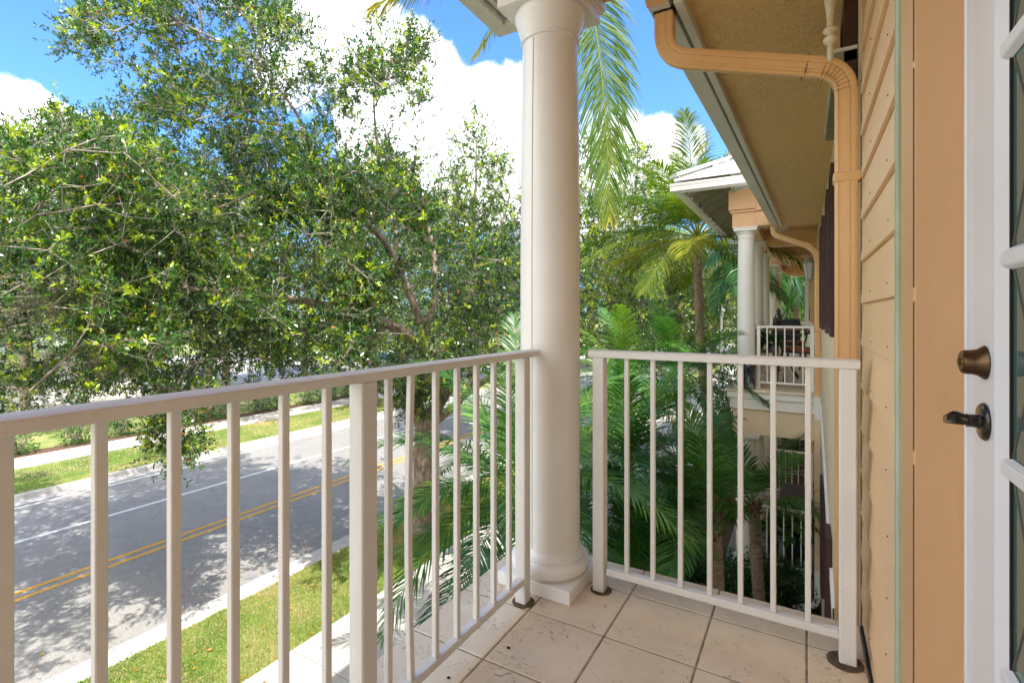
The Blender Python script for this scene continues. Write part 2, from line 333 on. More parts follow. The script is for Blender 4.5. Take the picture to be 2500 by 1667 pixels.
sc.view_settings.view_transform = 'Standard'; sc.view_settings.look = 'None'; sc.view_settings.exposure = 1.42; sc.view_settings.gamma = 1
sc.cycles.max_bounces = 8; sc.cycles.diffuse_bounces = 5; sc.cycles.glossy_bounces = 3; sc.cycles.transmission_bounces = 4; sc.cycles.transparent_max_bounces = 6
sc.cycles.sample_clamp_indirect = 6
G = -3.3
# ================================================================ GROUND
def sheet(name, x0, y0, x1, y1, z, m, kind='structure', nx=1, ny=1):
    mb = MB(); mb.add([(x0,y0,z),(x1,y0,z),(x1,y1,z),(x0,y1,z)], [(0,1,2,3)])
    return props(mb.build(name, M[m]), kind=kind)
Y0, Y1 = -40, 120
mb = MB(); mb.add([(-900,-900,G-.16),(900,-900,G-.16),(900,900,G-.16),(-900,900,G-.16)], [(0,1,2,3)])
props(mb.build('ground', M['lawn']), kind='structure')
def slab(name, x0, y0, x1, y1, z1, m, bev=0):
    mb = MB(); mb.box(x0, y0, G-.3, x1, y1, z1); return props(mb.build(name, M[m], bevel=bev), kind='structure')
slab('road', -16.55, Y0, -8.35, Y1, G-.13, 'asphalt')
# kerbs with flat gutters, poured in 3 m lengths with joints
def kerb(name, xr, sgn):
    k = MB(); y = Y0+1.63
    while y < 70:
        a, b = y+.006, y+3.05-.006
        p = [(0,-.25),(.62,-.25),(.62,.0),(.60,.012),(.46,.008),(.43,-.10),(.40,-.125),(0,-.112)]
        if sgn < 0: p = [(-q[0], q[1]) for q in p][::-1]
        k.prism(p, (xr,a,G), (xr,b,G), (1,0,0), (0,0,1)); y += 3.05
    return props(k.build(name, M['kerb'], bevel=.006), kind='structure')
kerb('kerb', -8.33, 1); kerb('kerb', -16.57, -1)
slab('verge', -7.71, Y0, -5.95, Y1, G+.0, 'lawn')
slab('verge', -19.95, Y0, -17.19, Y1, G+.0, 'lawn')
slab('lawn', -60, Y0, -22.3, Y1, G+.01, 'lawn')
slab('mulch_bed', -22.3, Y0, -21.5, Y1, G-.005, 'mulch')
mb = MB(); y = Y0+.9
while y < 80: mb.box(-21.5, y+.007, G-.3, -19.95, y+2.1-.007, G+.018); y += 2.1
props(mb.build('far_pavement', M['concrete'], bevel=.008), kind='structure')
mb = MB(); y = Y0+.55
while y < 70:
    mb.box(-5.95, y+.006, G-.3, -5.66, y+1.75-.006, G+.03); mb.box(-5.65, y+.006, G-.3, -2.9, y+1.75-.006, G+.03); y += 1.75
props(mb.build('pavement', M['concrete'], bevel=.006), kind='structure')
slab('planting_bed', -2.9, Y0, 0.4, Y1, G+.01, 'mulch')
# markings
def stripe(x, wd, m, y0=-30, y1=70, dash=None):
    mb = MB(); y = y0
    zz = G-.126
    while y < y1:
        e = y+(dash[0] if dash else 1.2); mb.add([(x-wd/2,y,zz),(x+wd/2,y,zz),(x+wd/2,min(e,y1),zz),(x-wd/2,min(e,y1),zz)], [(0,1,2,3)]); y = e+(dash[1] if dash else 0)
    return mb
a = stripe(-11.12, .11, 'yellow'); b = stripe(-11.40, .11, 'yellow'); a.add(b.v, b.f); props(a.build('centre_line', M['yellow']), kind='structure')
props(stripe(-13.95, .12, 'x').build('lane_line', M['roadwhite']), kind='structure')
props(stripe(-16.42, .10, 'x').build('edge_line', M['roadwhite']), kind='structure')
# worn bicycle-lane symbol: an arrow, two wheels and a frame
mb = MB(); zz = G-.1255
def flat(pts): mb.add([(p[0], p[1], zz) for p in pts], [tuple(range(len(pts)))])
def seg(a, b, w_):
    a = Vector(a); b = Vector(b); d = (b-a).normalized(); n = Vector((-d.y, d.x))*w_/2
    flat([a-n, b-n, b+n, a+n])
def ring(cx, cy, r, w_, n=20):
    for k in range(n):
        t0, t1 = 2*math.pi*k/n, 2*math.pi*(k+1)/n
        flat([(cx+math.cos(t0)*(r-w_), cy+math.sin(t0)*(r-w_)*1.6), (cx+math.cos(t0)*r, cy+math.sin(t0)*r*1.6), (cx+math.cos(t1)*r, cy+math.sin(t1)*r*1.6), (cx+math.cos(t1)*(r-w_), cy+math.sin(t1)*(r-w_)*1.6)])
for cx in (-15.55, -14.85): ring(cx, 7.2, .28, .07)
seg((-15.55,7.2), (-15.3,7.8), .07); seg((-15.3,7.8), (-14.98,7.8), .07); seg((-15.2,7.2), (-14.98,7.8), .07); seg((-15.55,7.2), (-15.2,7.2), .07); seg((-14.85,7.2), (-15.0,8.0), .07)
flat([(-15.32,4.9), (-15.08,4.9), (-15.08,5.7), (-15.32,5.7)]); flat([(-15.55,5.7), (-14.85,5.7), (-15.2,6.3)])
props(mb.build('lane_symbol', M['roadfaint']), kind='structure')
# driveway across the street, pale in the sun
slab('driveway', -60, 27, -22.3, 37, G+.03, 'concrete'); slab('car_park', -60, 8, -31, 27, G+.03, 'concrete')

# ================================================================ OUR BUILDING
B = thing('apartment_building', (1, 2, G), 'tan clapboard building with the stone-tiled balcony, round column and white door', 'building')
WX = .205
# balcony floor: border tiles and field tiles over dark grout
fl = MB(); g_ = .003
xs = [-1.315, -.988, -.660, -.327, .006, .1875]; ys = [2.392, 2.155, 1.82, 1.484, 1.148, .812, .476, .14, -.196, -.532, -.868, -1.204]
for i in range(len(xs)-1):
    for j in range(len(ys)-1):
        if i == 0 and j == 0: pass
        dz = random.uniform(-.0008, .0008)
        fl.box(xs[i]+g_, ys[j+1]+g_, -.04, xs[i+1]-g_, ys[j]-g_, dz)
floor = fl.build('floor_tiles', M['coral'], B, bevel=.004, segs=2)
MB().box(-1.312, -1.2, -.30, .2, 2.389, -.0032).build('floor_slab', M['grout'], B)
# siding: lap boards, each tilted, with a shadow gap under it
sd = MB(); z = 1.268-.167*9; bw = .167
while z < 3.2:
    p = [(.0, 0), (-.017, .0), (-.017, .004), (-.003, bw+.018), (.0, bw+.018)]
    sd.prism(p, (WX+.004, 1.565, z), (WX+.004, 2.425, z), (1,0,0), (0,0,1)); z += bw
sd.build('siding', M['siding'], B, bevel=.0012)
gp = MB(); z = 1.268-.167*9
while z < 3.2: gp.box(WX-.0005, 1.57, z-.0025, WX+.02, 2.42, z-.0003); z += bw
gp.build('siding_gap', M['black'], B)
MB().box(WX+.003, 1.56, -.02, WX+.03, 2.431, 3.2).build('sheathing', M['black'], B)
MB().box(WX-.006, 2.433, G, WX+.03, 2.452, 2.68).build('corner_strip', M['tan'], B)
MB().box(.1885, 1.3, -.05, .2, 2.39, .004).build('floor_joint', M['black'], B)
# stucco wall beyond, and the body of the building
MB().box(WX+.004, 2.45, G, 9, 23.5, 2.9).build('wall', M['cream'], B)
MB().box(WX+.03, -8, G, 9, .3, 2.9).build('wall', M['siding'], B)
MB().box(.42, .25, G, 9, 2.45, 3.4).build('wall', M['cream'], B)
mb = MB(); z = 1.268-.167*9
for k in range(20):
    for y_ in (1.66, 2.06, 2.36):
        yy, zz_ = y_+random.uniform(-.02,.02), z+.035+random.uniform(-.004,.004); mb.box(WX-.0172, yy-.0016, zz_-.0016, WX-.0145, yy+.0016, zz_+.0016)
    z += bw
mb.build('nail_heads', M['rust'], B)
# sage strip, casing, return
MB().box(WX-.012, 1.525, -.01, WX+.01, 1.562, 3.1).build('corner_trim', M['sage'], B, bevel=.003)
MB().box(WX-.004, 1.36, -.01, .45, 1.5245, 3.1).build('door_casing', M['tanboard'], B, bevel=.004)
mb = MB(); 
for z0, z1 in ((.05,.4),(.43,.9),(.93,1.25),(1.28,1.75),(1.765,2.35)): mb.box(WX-.0048, 1.3605, z0, WX-.0035, 1.3622, z1)
mb.build('paint_crack', M['rust'], B)
# door, set in the recess
DX = .294
D = MB().box(DX+.042, .40, .0, DX+.06, 1.332, 2.35).build('door', M['doorpaint'], B, bevel=.003)
mb = MB(); mb.box(DX-.012, 1.345, -.01, DX+.06, 1.3595, 2.4); mb.box(DX-.004, 1.333, -.01, DX+.06, 1.3445, 2.39)
mb.build('door_frame', M['doorpaint'], B, bevel=.002)
# stile and bevelled stop (parts of the door)
st = MB(); st.box(DX-.006, 1.185, 0, DX+.0405, 1.331, 2.34); st.build('door_stile', M['doorpaint'], D, bevel=.004, segs=2)
st = MB(); st.prism([(0,0),(.011,-.030),(.040,-.030),(.040,0)], (DX-.006,1.184,.16), (DX-.006,1.184,2.3), (1,0,0), (0,1,0)); st.build('glazing_stop', M['doorpaint'], D)
MB().box(DX+.008, .55, .16, DX+.012, 1.156, 2.3).build('glass', M['glass'], D)
for zc in (.251, .606, .961, 1.316, 1.671, 2.03):
    mb = MB(); mb.prism([(0,-.020),(0,.020),(-.013,.011),(-.013,-.011)], (DX+.0078,.55,zc), (DX+.0078,1.162,zc), (1,0,0), (0,0,1)); mb.build('muntin', M['doorpaint'], D, bevel=.002)
mb = MB()
for k in range(6):
    z0 = .27+k*.355
    for s_ in (0, 1):
        for j in range(2):
            mb.tube([(DX+.0075, 1.150-j*.2, z0+(.33 if s_ else 0)), (DX+.0075, .97-j*.2, z0+(0 if s_ else .33))], .0016, 4)
mb.build('leading', M['cap'], D)
MB().box(DX+.004, 1.148, .16, DX+.0078, 1.1535, 2.3).build('glazing_seal', M['black'], D)
# deadbolt and lever handle: lathes turned about the x axis
def lathex(prof, c, n=40):
    m_ = MB(); m_.lathe(prof, (0,0,0), n)
    m_.v = [(c[0]-p[2], c[1]+p[0], c[2]+p[1]) for p in m_.v]; return m_
hy = 1.238
db = lathex([(.0305,0),(.0315,.002),(.029,.006),(.0245,.012),(.023,.020),(.0222,.030),(.0205,.034),(.018,.0355)], (DX-.006, hy, 1.133)).build('deadbolt', M['bronze'], D, auto=30)
lathex([(.017,.0353),(.0166,.0363),(.0155,.0363)], (DX-.006, hy, 1.133)).build('cylinder_face', M['brass'], db, auto=30)
lathex([(.0072,.0362),(.0072,.039),(.006,.0395)], (DX-.006, hy, 1.133)).build('keyhole_plug', M['brass'], db, auto=30)
hd = lathex([(.034,0),(.035,.003),(.0325,.007),(.029,.009),(.0145,.010),(.0125,.012),(.0118,.024),(.013,.027)], (DX-.006, hy, 1.024)).build('handle', M['darkbronze'], D, auto=35)
lv = MB(); pts = []
for i in range(15):
    t_ = i/14
    pts.append((DX-.030-t_*.034, hy+.003*math.sin(t_*3), 1.024+.003*math.sin(t_*math.pi)))
base = 0
for i, p in enumerate(pts):
    t_ = i/14; tw = t_*1.5-.2; hw = .009+.007*t_; th = .0115-.004*t_
    for k in range(12):
        a_ = 2*math.pi*k/12; ca, sa = math.cos(a_), math.sin(a_); ca = math.copysign(abs(ca)**.6, ca); sa = math.copysign(abs(sa)**.6, sa)
        e0, e1 = ca*th, sa*hw; lv.v.append((p[0], p[1]+e0*math.cos(tw)-e1*math.sin(tw), p[2]+e0*math.sin(tw)+e1*math.cos(tw)))
for i in range(14):
    for k in range(12): a_ = i*12+k; b_ = i*12+(k+1) % 12; lv.f.append((a_, b_, b_+12, a_+12))
lv.f.append(tuple(range(12))[::-1]); lv.f.append(tuple(14*12+k for k in range(12)))
lv.build('lever', M['darkbronze'], hd, auto=50)
# porch beams over the balcony
mb = MB(); mb.box(-1.17, -8, 2.72, -.86, 2.30, 3.16); mb.box(-.86, 1.94, 2.72, .21, 2.30, 3.16); mb.box(-1.20, -8, 2.90, -.83, 2.33, 2.93)
mb.build('porch_beam', M['tan'], B, bevel=.004)
MB().box(-.86, -8, 3.02, .42, 1.94, 3.1).build('ceiling', M['tan'], B)
# eaves of the porch roof: soffit boards, rafters, fascia, gutter, metal roof
GX, GY, GZ = -1.90, 3.06, 3.22
def porch_roof(P, gx, gy, gz, yend, xin, hipto, par):
    """gutter corner at (gx,gy), running +y along gx and +x along gy (only towards the camera side when par<0)"""
    pass
pf = [(0,0),(.105,0),(.105,.115),(.085,.115),(.085,.02),(.02,.02),(-.012,.10),(-.022,.10),(-.022,.085),(-.006,.06)]
mb = MB(); mb.prism(pf, (GX,-8,GZ), (GX,GY,GZ), (1,0,0), (0,0,1))
mb.prism([(p[0],p[1]) for p in pf], (GX+.001,GY,GZ+.001), (1.2,GY,GZ+.001), (0,-1,0), (0,0,1))
mb.build('gutter', M['grey'], B)
mb = MB(); mb.box(GX+.13, -8, GZ+.035, GX+.165, GY-.13, GZ+.20); mb.box(GX+.165, GY-.165, GZ+.035, 1.2, GY-.13, GZ+.20)
mb.build('fascia', M['grey'], B, bevel=.003)
for k in range(5): MB().bar((GX+.17, 2.45-k*.6, GZ+.07), (-1.17, 2.45-k*.6, GZ+.36), .045, .13).build('rafter', M['olive'], B, bevel=.004)
for k in range(3): MB().bar((-.9+k*.6, GY-.17, GZ+.07), (-.9+k*.6, 2.33, GZ+.30), .045, .13).build('rafter', M['olive'], B, bevel=.004)
MB().bar((GX+.19, GY-.19, GZ+.05), (-.95, 2.1, GZ+.36), .05, .15).build('hip_rafter', M['olive'], B, bevel=.004)
mb = MB(); s_ = .55
A_ = (GX, -8, GZ+.16); hipz = GZ+.16+s_*2.6
mb.add([(GX+.04,-8,GZ+.165),(GX+.04,GY-.04,GZ+.165),(GX+2.7,GY-2.7,GZ+.165+s_*2.66),(GX+2.7,-8,GZ+.165+s_*2.66),(4.2,GY-.04,GZ+.165),(4.2,GY-2.7,GZ+.165+s_*2.66)], [(0,3,2,1),(1,2,5,4)])
ro = mb.build('porch_roof', M['metalroof'], B); m_ = ro.modifiers.new('s', 'SOLIDIFY'); m_.thickness = .03; m_.offset = 1
# the column: plinth, base, shaft, capital
CXc, CYc = -1.03, 2.11
C = MB()
prof = [(.1385,.165)]+[(.1385+.0*t, .165+(1.5-.165)*t) for t in (.5, 1)]+[(.1365,1.9),(.1325,2.2),(.1285,2.42),(.1275,2.475)]
col = C.lathe(prof, (CXc, CYc, 0), 64).build('column', M['column'], B, auto=30)
mb = MB(); mb.add([], []); a0 = R(-97)
ang = math.atan2(-CYc, -CXc)
a0 = math.atan2(-math.cos(ang), 0)
# seam where the two half-shells meet, on the side facing the viewer
vdirc = Vector((-CXc, -CYc, 0)).normalized(); lft = Vector((vdirc.y, -vdirc.x, 0))
q = (vdirc*.80+(-lft)*(-.60)).normalized() if False else (vdirc*.83-lft*(-.56)).normalized()
sgn_ = 1 if q.cross(vdirc).z < 0 else -1
th = math.atan2(vdirc.y, vdirc.x)-R(35.5)
mb.tube([(CXc+math.cos(th)*r_, CYc+math.sin(th)*r_, z_) for r_, z_ in [(.1385,.18),(.1385,1.5),(.1365,1.9),(.1325,2.2),(.1285,2.42),(.1275,2.47)]], .0014, 6)
mb.build('column_seam', M['cap'], col)
MB().box(CXc-.178, CYc-.178, 0.0, CXc+.178, CYc+.178, .058).build('plinth', M['column'], col, bevel=.003)
tor = [(.150,.058),(.172,.0605)]+[(.160+.0235*math.cos(t), .092+.0305*math.sin(t)) for t in [R(q) for q in range(-75, 80, 12)]]+[(.160,.1235),(.1585,.126),(.1585,.129),(.160,.131),(.1605,.136),(.1575,.141),(.1535,.142),(.1535,.146),(.1515,.149),(.146,.152),(.1425,.158),(.1395,.167)]
MB().lathe(tor, (CXc, CYc, 0), 72).build('column_base', M['column'], col, auto=50)
cap = [(.1275,2.475),(.136,2.478),(.137,2.486),(.131,2.492),(.1315,2.50),(.137,2.51),(.139,2.518),(.142,2.53),(.150,2.555),(.160,2.585),(.164,2.60),(.164,2.612),(.158,2.618)]
MB().lathe(cap, (CXc, CYc, 0), 72).build('capital', M['column'], col, auto=50)
mb = MB(); mb.box(CXc-.180, CYc-.180, 2.618, CXc+.180, CYc+.180, 2.665); mb.box(CXc-.190, CYc-.190, 2.665, CXc+.190, CYc+.190, 2.68); mb.box(CXc-.2, CYc-.2, 2.68, CXc+.2, CYc+.2, 2.7185)
mb.build('abacus', M['column'], col, bevel=.003)
lathex([(.006,0),(.006,.0015),(.003,.002)], (0,0,0)).build('nail_hole', M['rust'], col).location = Vector((CXc+.02, CYc-.1795, .028))-wloc(col)
bpy.data.objects['nail_hole'].rotation_euler = (0, 0, R(90))

# main eave: stucco soffit, fascia, gutter with its end cap, and the roof over it
def lerp(a, b, t): return a+(b-a)*t
ea0, ea1 = Vector((-.635, 2.335, 2.655)), Vector((-.465, 9.15, 2.655))
mb = MB(); pg = [(0,0),(.095,0),(.095,.12),(.088,.12),(.088,.012),(.010,.012),(-.018,.06),(-.026,.10),(-.032,.12),(-.040,.12),(-.032,.09),(-.022,.05)]
pg = [(0,0),(.095,0),(.095,.13),(-.034,.13),(-.030,.105),(-.020,.075),(-.010,.05),(-.006,.02)]
mb.prism(pg, ea0, ea1, (1,0,0), (0,0,1)); mb.build('gutter', M['grey'], B, bevel=.002)
mb = MB(); mb.prism([(p[0]*1.03-.001, p[1]*1.03-.002) for p in pg], ea0+Vector((0,-.006,0)), ea0+Vector((0,-.0005,0)), (1,0,0), (0,0,1)); mb.build('gutter_end', M['tan'], B)
mb = MB(); mb.prism([(.118,-.015),(.158,-.015),(.158,.14),(.118,.14)], ea0, ea1+Vector((0,.02,0)), (1,0,0), (0,0,1)); mb.build('fascia', M['grey'], B, bevel=.003)
mb = MB(); mb.prism([(.158,.03),(.9,.03),(.9,.09),(.158,.09)], ea0-Vector((0,.03,0)), ea1+Vector((0,.1,0)), (1,0,0), (0,0,1))
mb.build('soffit', M['soffit'], B)
mb = MB(); mb.add([(-.66,2.3,2.80),(-.5,9.4,2.80),(-.5,23.5,2.80),(4.5,23.5,5.2),(4.5,-8,5.2),(-.66+.6,-8,3.1),(-.66,2.3,2.8),(9.5,-8,2.8),(9.5,23.5,2.8)], [(0,1,2,3,4),(4,3,8,7)])
ro = mb.build('main_roof', M['metalroof'], B)
# downspouts (ribbed rectangular pipe)
rib = [(-.42,-.42),(-.34,-.43),(-.31,-.395),(-.17,-.395),(-.14,-.43),(.14,-.43),(.17,-.395),(.31,-.395),(.34,-.43),(.42,-.42),(.49,-.37),(.51,-.28),(.51,.28),(.49,.37),(.42,.42),(.34,.43),(.31,.395),(.17,.395),(.14,.43),(-.14,.43),(-.17,.395),(-.31,.395),(-.34,.43),(-.42,.42),(-.49,.37),(-.51,.28),(-.51,-.28),(-.49,-.37)]
def arc_path(pts, r, n=8):
    pts = [Vector(p) for p in pts]; o = [pts[0]]
    for i in range(1, len(pts)-1):
        a, b, c = pts[i-1], pts[i], pts[i+1]; u, v = (a-b).normalized(), (c-b).normalized()
        rr = min(r, (a-b).length*.49, (c-b).length*.49)
        p0, p1 = b+u*rr, b+v*rr
        for k in range(n+1):
            t = k/n; o.append(p0*(1-t)**2+b*2*t*(1-t)+p1*t*t)
    o.append(pts[-1]); return o
def pipe(name, pts, w_, par, m='pipe', r=.12, sec=None):
    mb = MB(); mb.tube(arc_path(pts, r, 9), w_, sec=sec or rib, up=(0,1,0)); return mb.build(name, M[m], par, auto=35)
p1_ = [(-.575,2.42,2.655),(-.575,2.42,2.445),(.155,2.60,2.285),(.155,2.60,G+.3)]
DS = pipe('downspout', p1_, .085, B, r=.115)
# crimped elbow creases and the joint sleeve
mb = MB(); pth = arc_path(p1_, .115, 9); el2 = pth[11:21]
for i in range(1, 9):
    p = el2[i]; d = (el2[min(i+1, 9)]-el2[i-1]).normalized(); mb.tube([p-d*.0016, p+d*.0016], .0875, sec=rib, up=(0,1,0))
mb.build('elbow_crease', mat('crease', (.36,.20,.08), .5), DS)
def strap(z):
    mb = MB(); mb.box(.106, 2.560, z-.022, .206, 2.640, z+.022); mb.build('strap', M['pipe'], DS, bevel=.006)
strap(1.815)
mb = MB(); p = Vector((-.575,2.42,2.655)); mb.tube([(-.575,2.42,2.662),(-.575,2.42,2.645)], .093, sec=rib, up=(0,1,0)); mb.build('outlet_collar', M['black'], DS)
a_ = Vector((.0,2.5618,2.319)); mb = MB(); mb.tube([a_, a_+Vector((.003,.00075,-.0007))], .087, sec=rib, up=(0,1,0)); mb.build('joint', M['cap'], DS)
# second downspout, at the far end of the eave, with a white lower section
p2_ = [(-.44,9.10,2.66),(-.44,9.08,2.52),(.165,8.85,2.22),(.165,8.80,0.0)]
D2 = pipe('downspout', p2_, .075, B, r=.2)
pipe('lower_section', [(.165,8.80,0.0),(.165,8.80,-.35)], .080, D2, 'white'); pipe('lower_section', [(.165,8.80,-.35),(.165,8.80,-2.6)], .075, D2, 'cream')
pipe('lower_section', [(.165,8.80,-2.6),(.165,8.80,-3.12),(-.15,8.75,-3.24)], .080, D2, 'white')
for z_ in (1.0, -1.4): MB().box(.115, 8.76, z_-.02, .21, 8.845, z_+.02).build('strap', M['pipe'], D2, bevel=.004)
# shutters, edge-on along the stucco wall, and the slanting olive head board
def shutter(y, w_, z0, z1, par, t_=.045, x=WX):
    s = MB(); s.box(x-t_, y, z0, x-.0, y+.05, z1); s.box(x-t_, y+w_-.05, z0, x, y+w_, z1); s.box(x-t_, y+.05, z0, x, y+w_-.05, z0+.06); s.box(x-t_, y+.05, z1-.06, x, y+w_-.05, z1)
    z = z0+.07
    while z < z1-.08: s.add([(x-t_+.004,y+.05,z),(x-.01,y+.05,z+.03),(x-.01,y+w_-.05,z+.03),(x-t_+.004,y+w_-.05,z)], [(0,1,2,3)]); z += .035
    return s.build('shutter', M['brown'], par)
for y_ in (3.15, 4.35, 5.25, 6.6, 7.4): shutter(y_, .38, 1.06, 2.34, B, .042)
for y_ in (3.55, 5.6): MB().box(WX+.001, y_+.03, 1.1, WX+.02, y_+.72, 2.3).build('window', M['glass'], B)
MB().box(.118, 2.75, 2.385, WX+.001, 3.95, 2.43).build('window_head', M['olive'], B)
MB().box(.112, 2.74, 2.43, WX+.001, 3.96, 2.445).build('window_head_cap', M['grey'], B)
shutter(2.75, .3, 2.25, 2.678, B, .05)
for y_ in (3.6, 5.2, 6.9): shutter(y_, .4, -2.1, -.75, B, .045)
# white barge board of the small lower roof against the wall
mb = MB(); mb.bar((WX-.012,8.6,-.15), (WX-.012,3.6,-1.5), .014, .035); mb.bar((WX-.004,8.6,-.09), (WX-.004,3.6,-1.44), .03, .03); mb.build('barge_board', M['white'], B)

# ================================================================ RAILINGS
def balu(par, x, y, z0, z1, w_=.019, lean=(0,0), m='rail'):
    mb = MB(); n = 6; pts = []
    for i in range(n+1):
        t = i/n; k = math.sin(t*math.pi) if lean != (0,0) else 0
        pts.append((x+lean[0]*k, y+lean[1]*k, z0+(z1-z0)*t))
    h = w_/2; base = 0
    for p in pts: mb.v += [(p[0]-h,p[1]-h,p[2]),(p[0]+h,p[1]-h,p[2]),(p[0]+h,p[1]+h,p[2]),(p[0]-h,p[1]+h,p[2])]
    for i in range(n):
        for k in range(4): a = i*4+k; b = i*4+(k+1) % 4; mb.f.append((a, b, b+4, a+4))
    mb.f += [(3,2,1,0), (n*4, n*4+1, n*4+2, n*4+3)]
    return mb.build('baluster', M[m], par, bevel=.002)
RL = thing('balcony_railing', (-1.04, 0, 0), 'long off-white metal balcony railing on the street side, with one bent baluster', 'railing')
RP = [(-.034,0),(.034,0),(.034,.022),(.030,.0245),(.018,.0285),(0,.030),(-.018,.0285),(-.030,.0245),(-.034,.022)]
MB().prism(RP, (-1.041,-1.1,1.042), (-1.041,1.955,1.042), (1,0,0), (0,0,1)).build('top_rail', M['rail'], RL, bevel=.002)
MB().box(-1.056, -1.1, .083, -1.022, 1.84, .110).build('bottom_rail', M['rail'], RL, bevel=.003)
mb = MB(); mb.box(-1.072, 1.9555, 1.044, -1.010, 1.960, 1.067); mb.build('end_cap', M['cap'], RL, bevel=.004)
for y_, w_ in ((1.866,.05),(.972,.055),(-.02,.055)):
    h = w_/2; MB().box(-1.04-h, y_-h, .0, -1.04+h, y_+h, 1.0415).build('post', M['rail'], RL, bevel=.004)
y_ = 1.866; k = 0
for y_ in [1.748,1.632,1.514,1.396,1.28,1.162,1.066, .85,.73,.612,.497,.38,.262,.145]:
    balu(RL, -1.039, y_, .11, 1.0415, lean=(.0,-.012) if abs(y_-1.162) < .01 else (0,0))
RR = thing('balcony_railing', (-.3, 2.12, 0), 'short off-white railing between the round column and the clapboard wall', 'railing')
MB().prism([(a*.8,b*1.12) for a,b in RP], (-.835,2.12,1.034), (.166,2.12,1.034), (0,-1,0), (0,0,1)).build('top_rail', M['rail'], RR, bevel=.002)
MB().box(-.755, 2.103, .078, .105, 2.137, .108).build('bottom_rail', M['rail'], RR, bevel=.003)
for x_ in (-.788, .130): MB().box(x_-.026, 2.094, .0, x_+.026, 2.146, 1.0335).build('post', M['rail'], RR, bevel=.004)
for i in range(7): balu(RR, -.665+.1125*i, 2.12, .108, 1.0335)
def screw(x, y, z, par, ax):
    m_ = lathex([(.0055,0),(.0055,.002),(.003,.003)], (0,0,0)); o = m_.build('screw', M['rust'], par); o.location = Vector((x,y,z))-wloc(par); o.rotation_euler = (0,0,ax)
screw(-.820, 2.0925, 1.047, RR, R(90)); screw(.150, 2.0925, 1.047, RR, R(90))
screw(-1.0067, 1.945, 1.053, RL, R(180))
# core-drilled post sockets, dark with dirt
def socket(x, y, r, par):
    mb = MB(); mb.lathe([(r,0),(r,.0022),(r*.9,.0026),(.01,.0022)], (x,y,.0009), 28); mb.build('post_socket', M['sock'], par)
M['sock'] = mat('socket_dirt', (.05,.035,.02), .9, (.14,.10,.06), 50, bump=2, bscale=60)
socket(-1.035, 1.862, .048, RL); socket(-.782, 2.118, .046, RR); socket(.122, 2.112, .056, RR); socket(-1.04, .972, .05, RL)
# litter on the tiles
for i, (px, py, r_) in enumerate([(1168,1488.5,.007),(1030,1557,.006),(1570,1571,.004)]):
    v = at(px, py, 1); d = v-Vector((0,0,CH)); t = -CH/d.z; p = Vector((0,0,CH))+d*t
    mb = MB(); mb.lathe([(r_*.3,0),(r_,.002),(r_*.8,.004),(r_*.2,.005)], (p.x, p.y, .0008), 7)
    props(mb.build('dead_leaf', M['black']), ['tiny dark curled scrap lying on a field tile left of centre','tiny dark scrap lying on the border tile outside the railing','small dark crumb lying on the tile below the short railing'][i], 'litter', 'dark scraps on the balcony tiles')

# wall lantern over our door side: only its turned tail hangs into view
def lantern(x, y, z, label, s=1.0, m='ivory', grp=None):
    """z = tip of the tail"""
    T = thing('wall_lantern', (x, y, z), label, 'lantern', grp)
    f = lambda pr: [(r_*s, h*s) for r_, h in pr]
    MB().lathe(f([(.003,0),(.008,.006),(.0105,.02),(.011,.05),(.008,.062),(.012,.066),(.022,.074),(.0245,.084),(.022,.092),(.012,.098),(.010,.104),(.0125,.108),(.0235,.114),(.0255,.120),(.022,.127),(.013,.134),(.0115,.15),(.014,.19),(.0205,.235),(.024,.27),(.0235,.30),(.018,.33),(.022,.34),(.03,.35)]), (x,y,z), 28).build('tail_finial', M[m], T, auto=45)
    MB().lathe(f([(.03,.35),(.05,.36),(.055,.37)]), (x,y,z), 6).build('base_ring', M[m], T)
    MB().lathe(f([(.045,.37),(.085,.62)]), (x,y,z), 6).build('lamp_glass', M['lampglass'], T)
    mb = MB()
    for k_ in range(6):
        a = 2*math.pi*k_/6; mb.tube([(x+.048*s*math.cos(a), y+.048*s*math.sin(a), z+.37*s), (x+.088*s*math.cos(a), y+.088*s*math.sin(a), z+.62*s)], .005*s, 5)
    mb.build('cage', M[m], T)
    MB().lathe(f([(.10,.62),(.10,.63),(.04,.70),(.03,.72),(.012,.74),(.015,.755),(.004,.79)]), (x,y,z), 12).build('lamp_cap', M[m], T)
    mb = MB(); mb.tube(arc_path([(x,y,z+.36*s),(x+.06*s,y,z+.34*s),(WX-.01,y,z+.42*s)], .08*s), .010*s, 8); mb.build('arm', M[m], T, smooth=True)
    o = MB().lathe([(.05*s,0),(.055*s,.01*s)], T.location, 20).build('back_plate', M[m], T); o.rotation_euler = (0, R(-90), 0); o.location = Vector((WX-.001, y, z+.42*s))-T.location
    return T
lantern(.085, 2.30, 2.205, 'ivory wall lantern whose turned tail hangs in front of the downspout elbow')
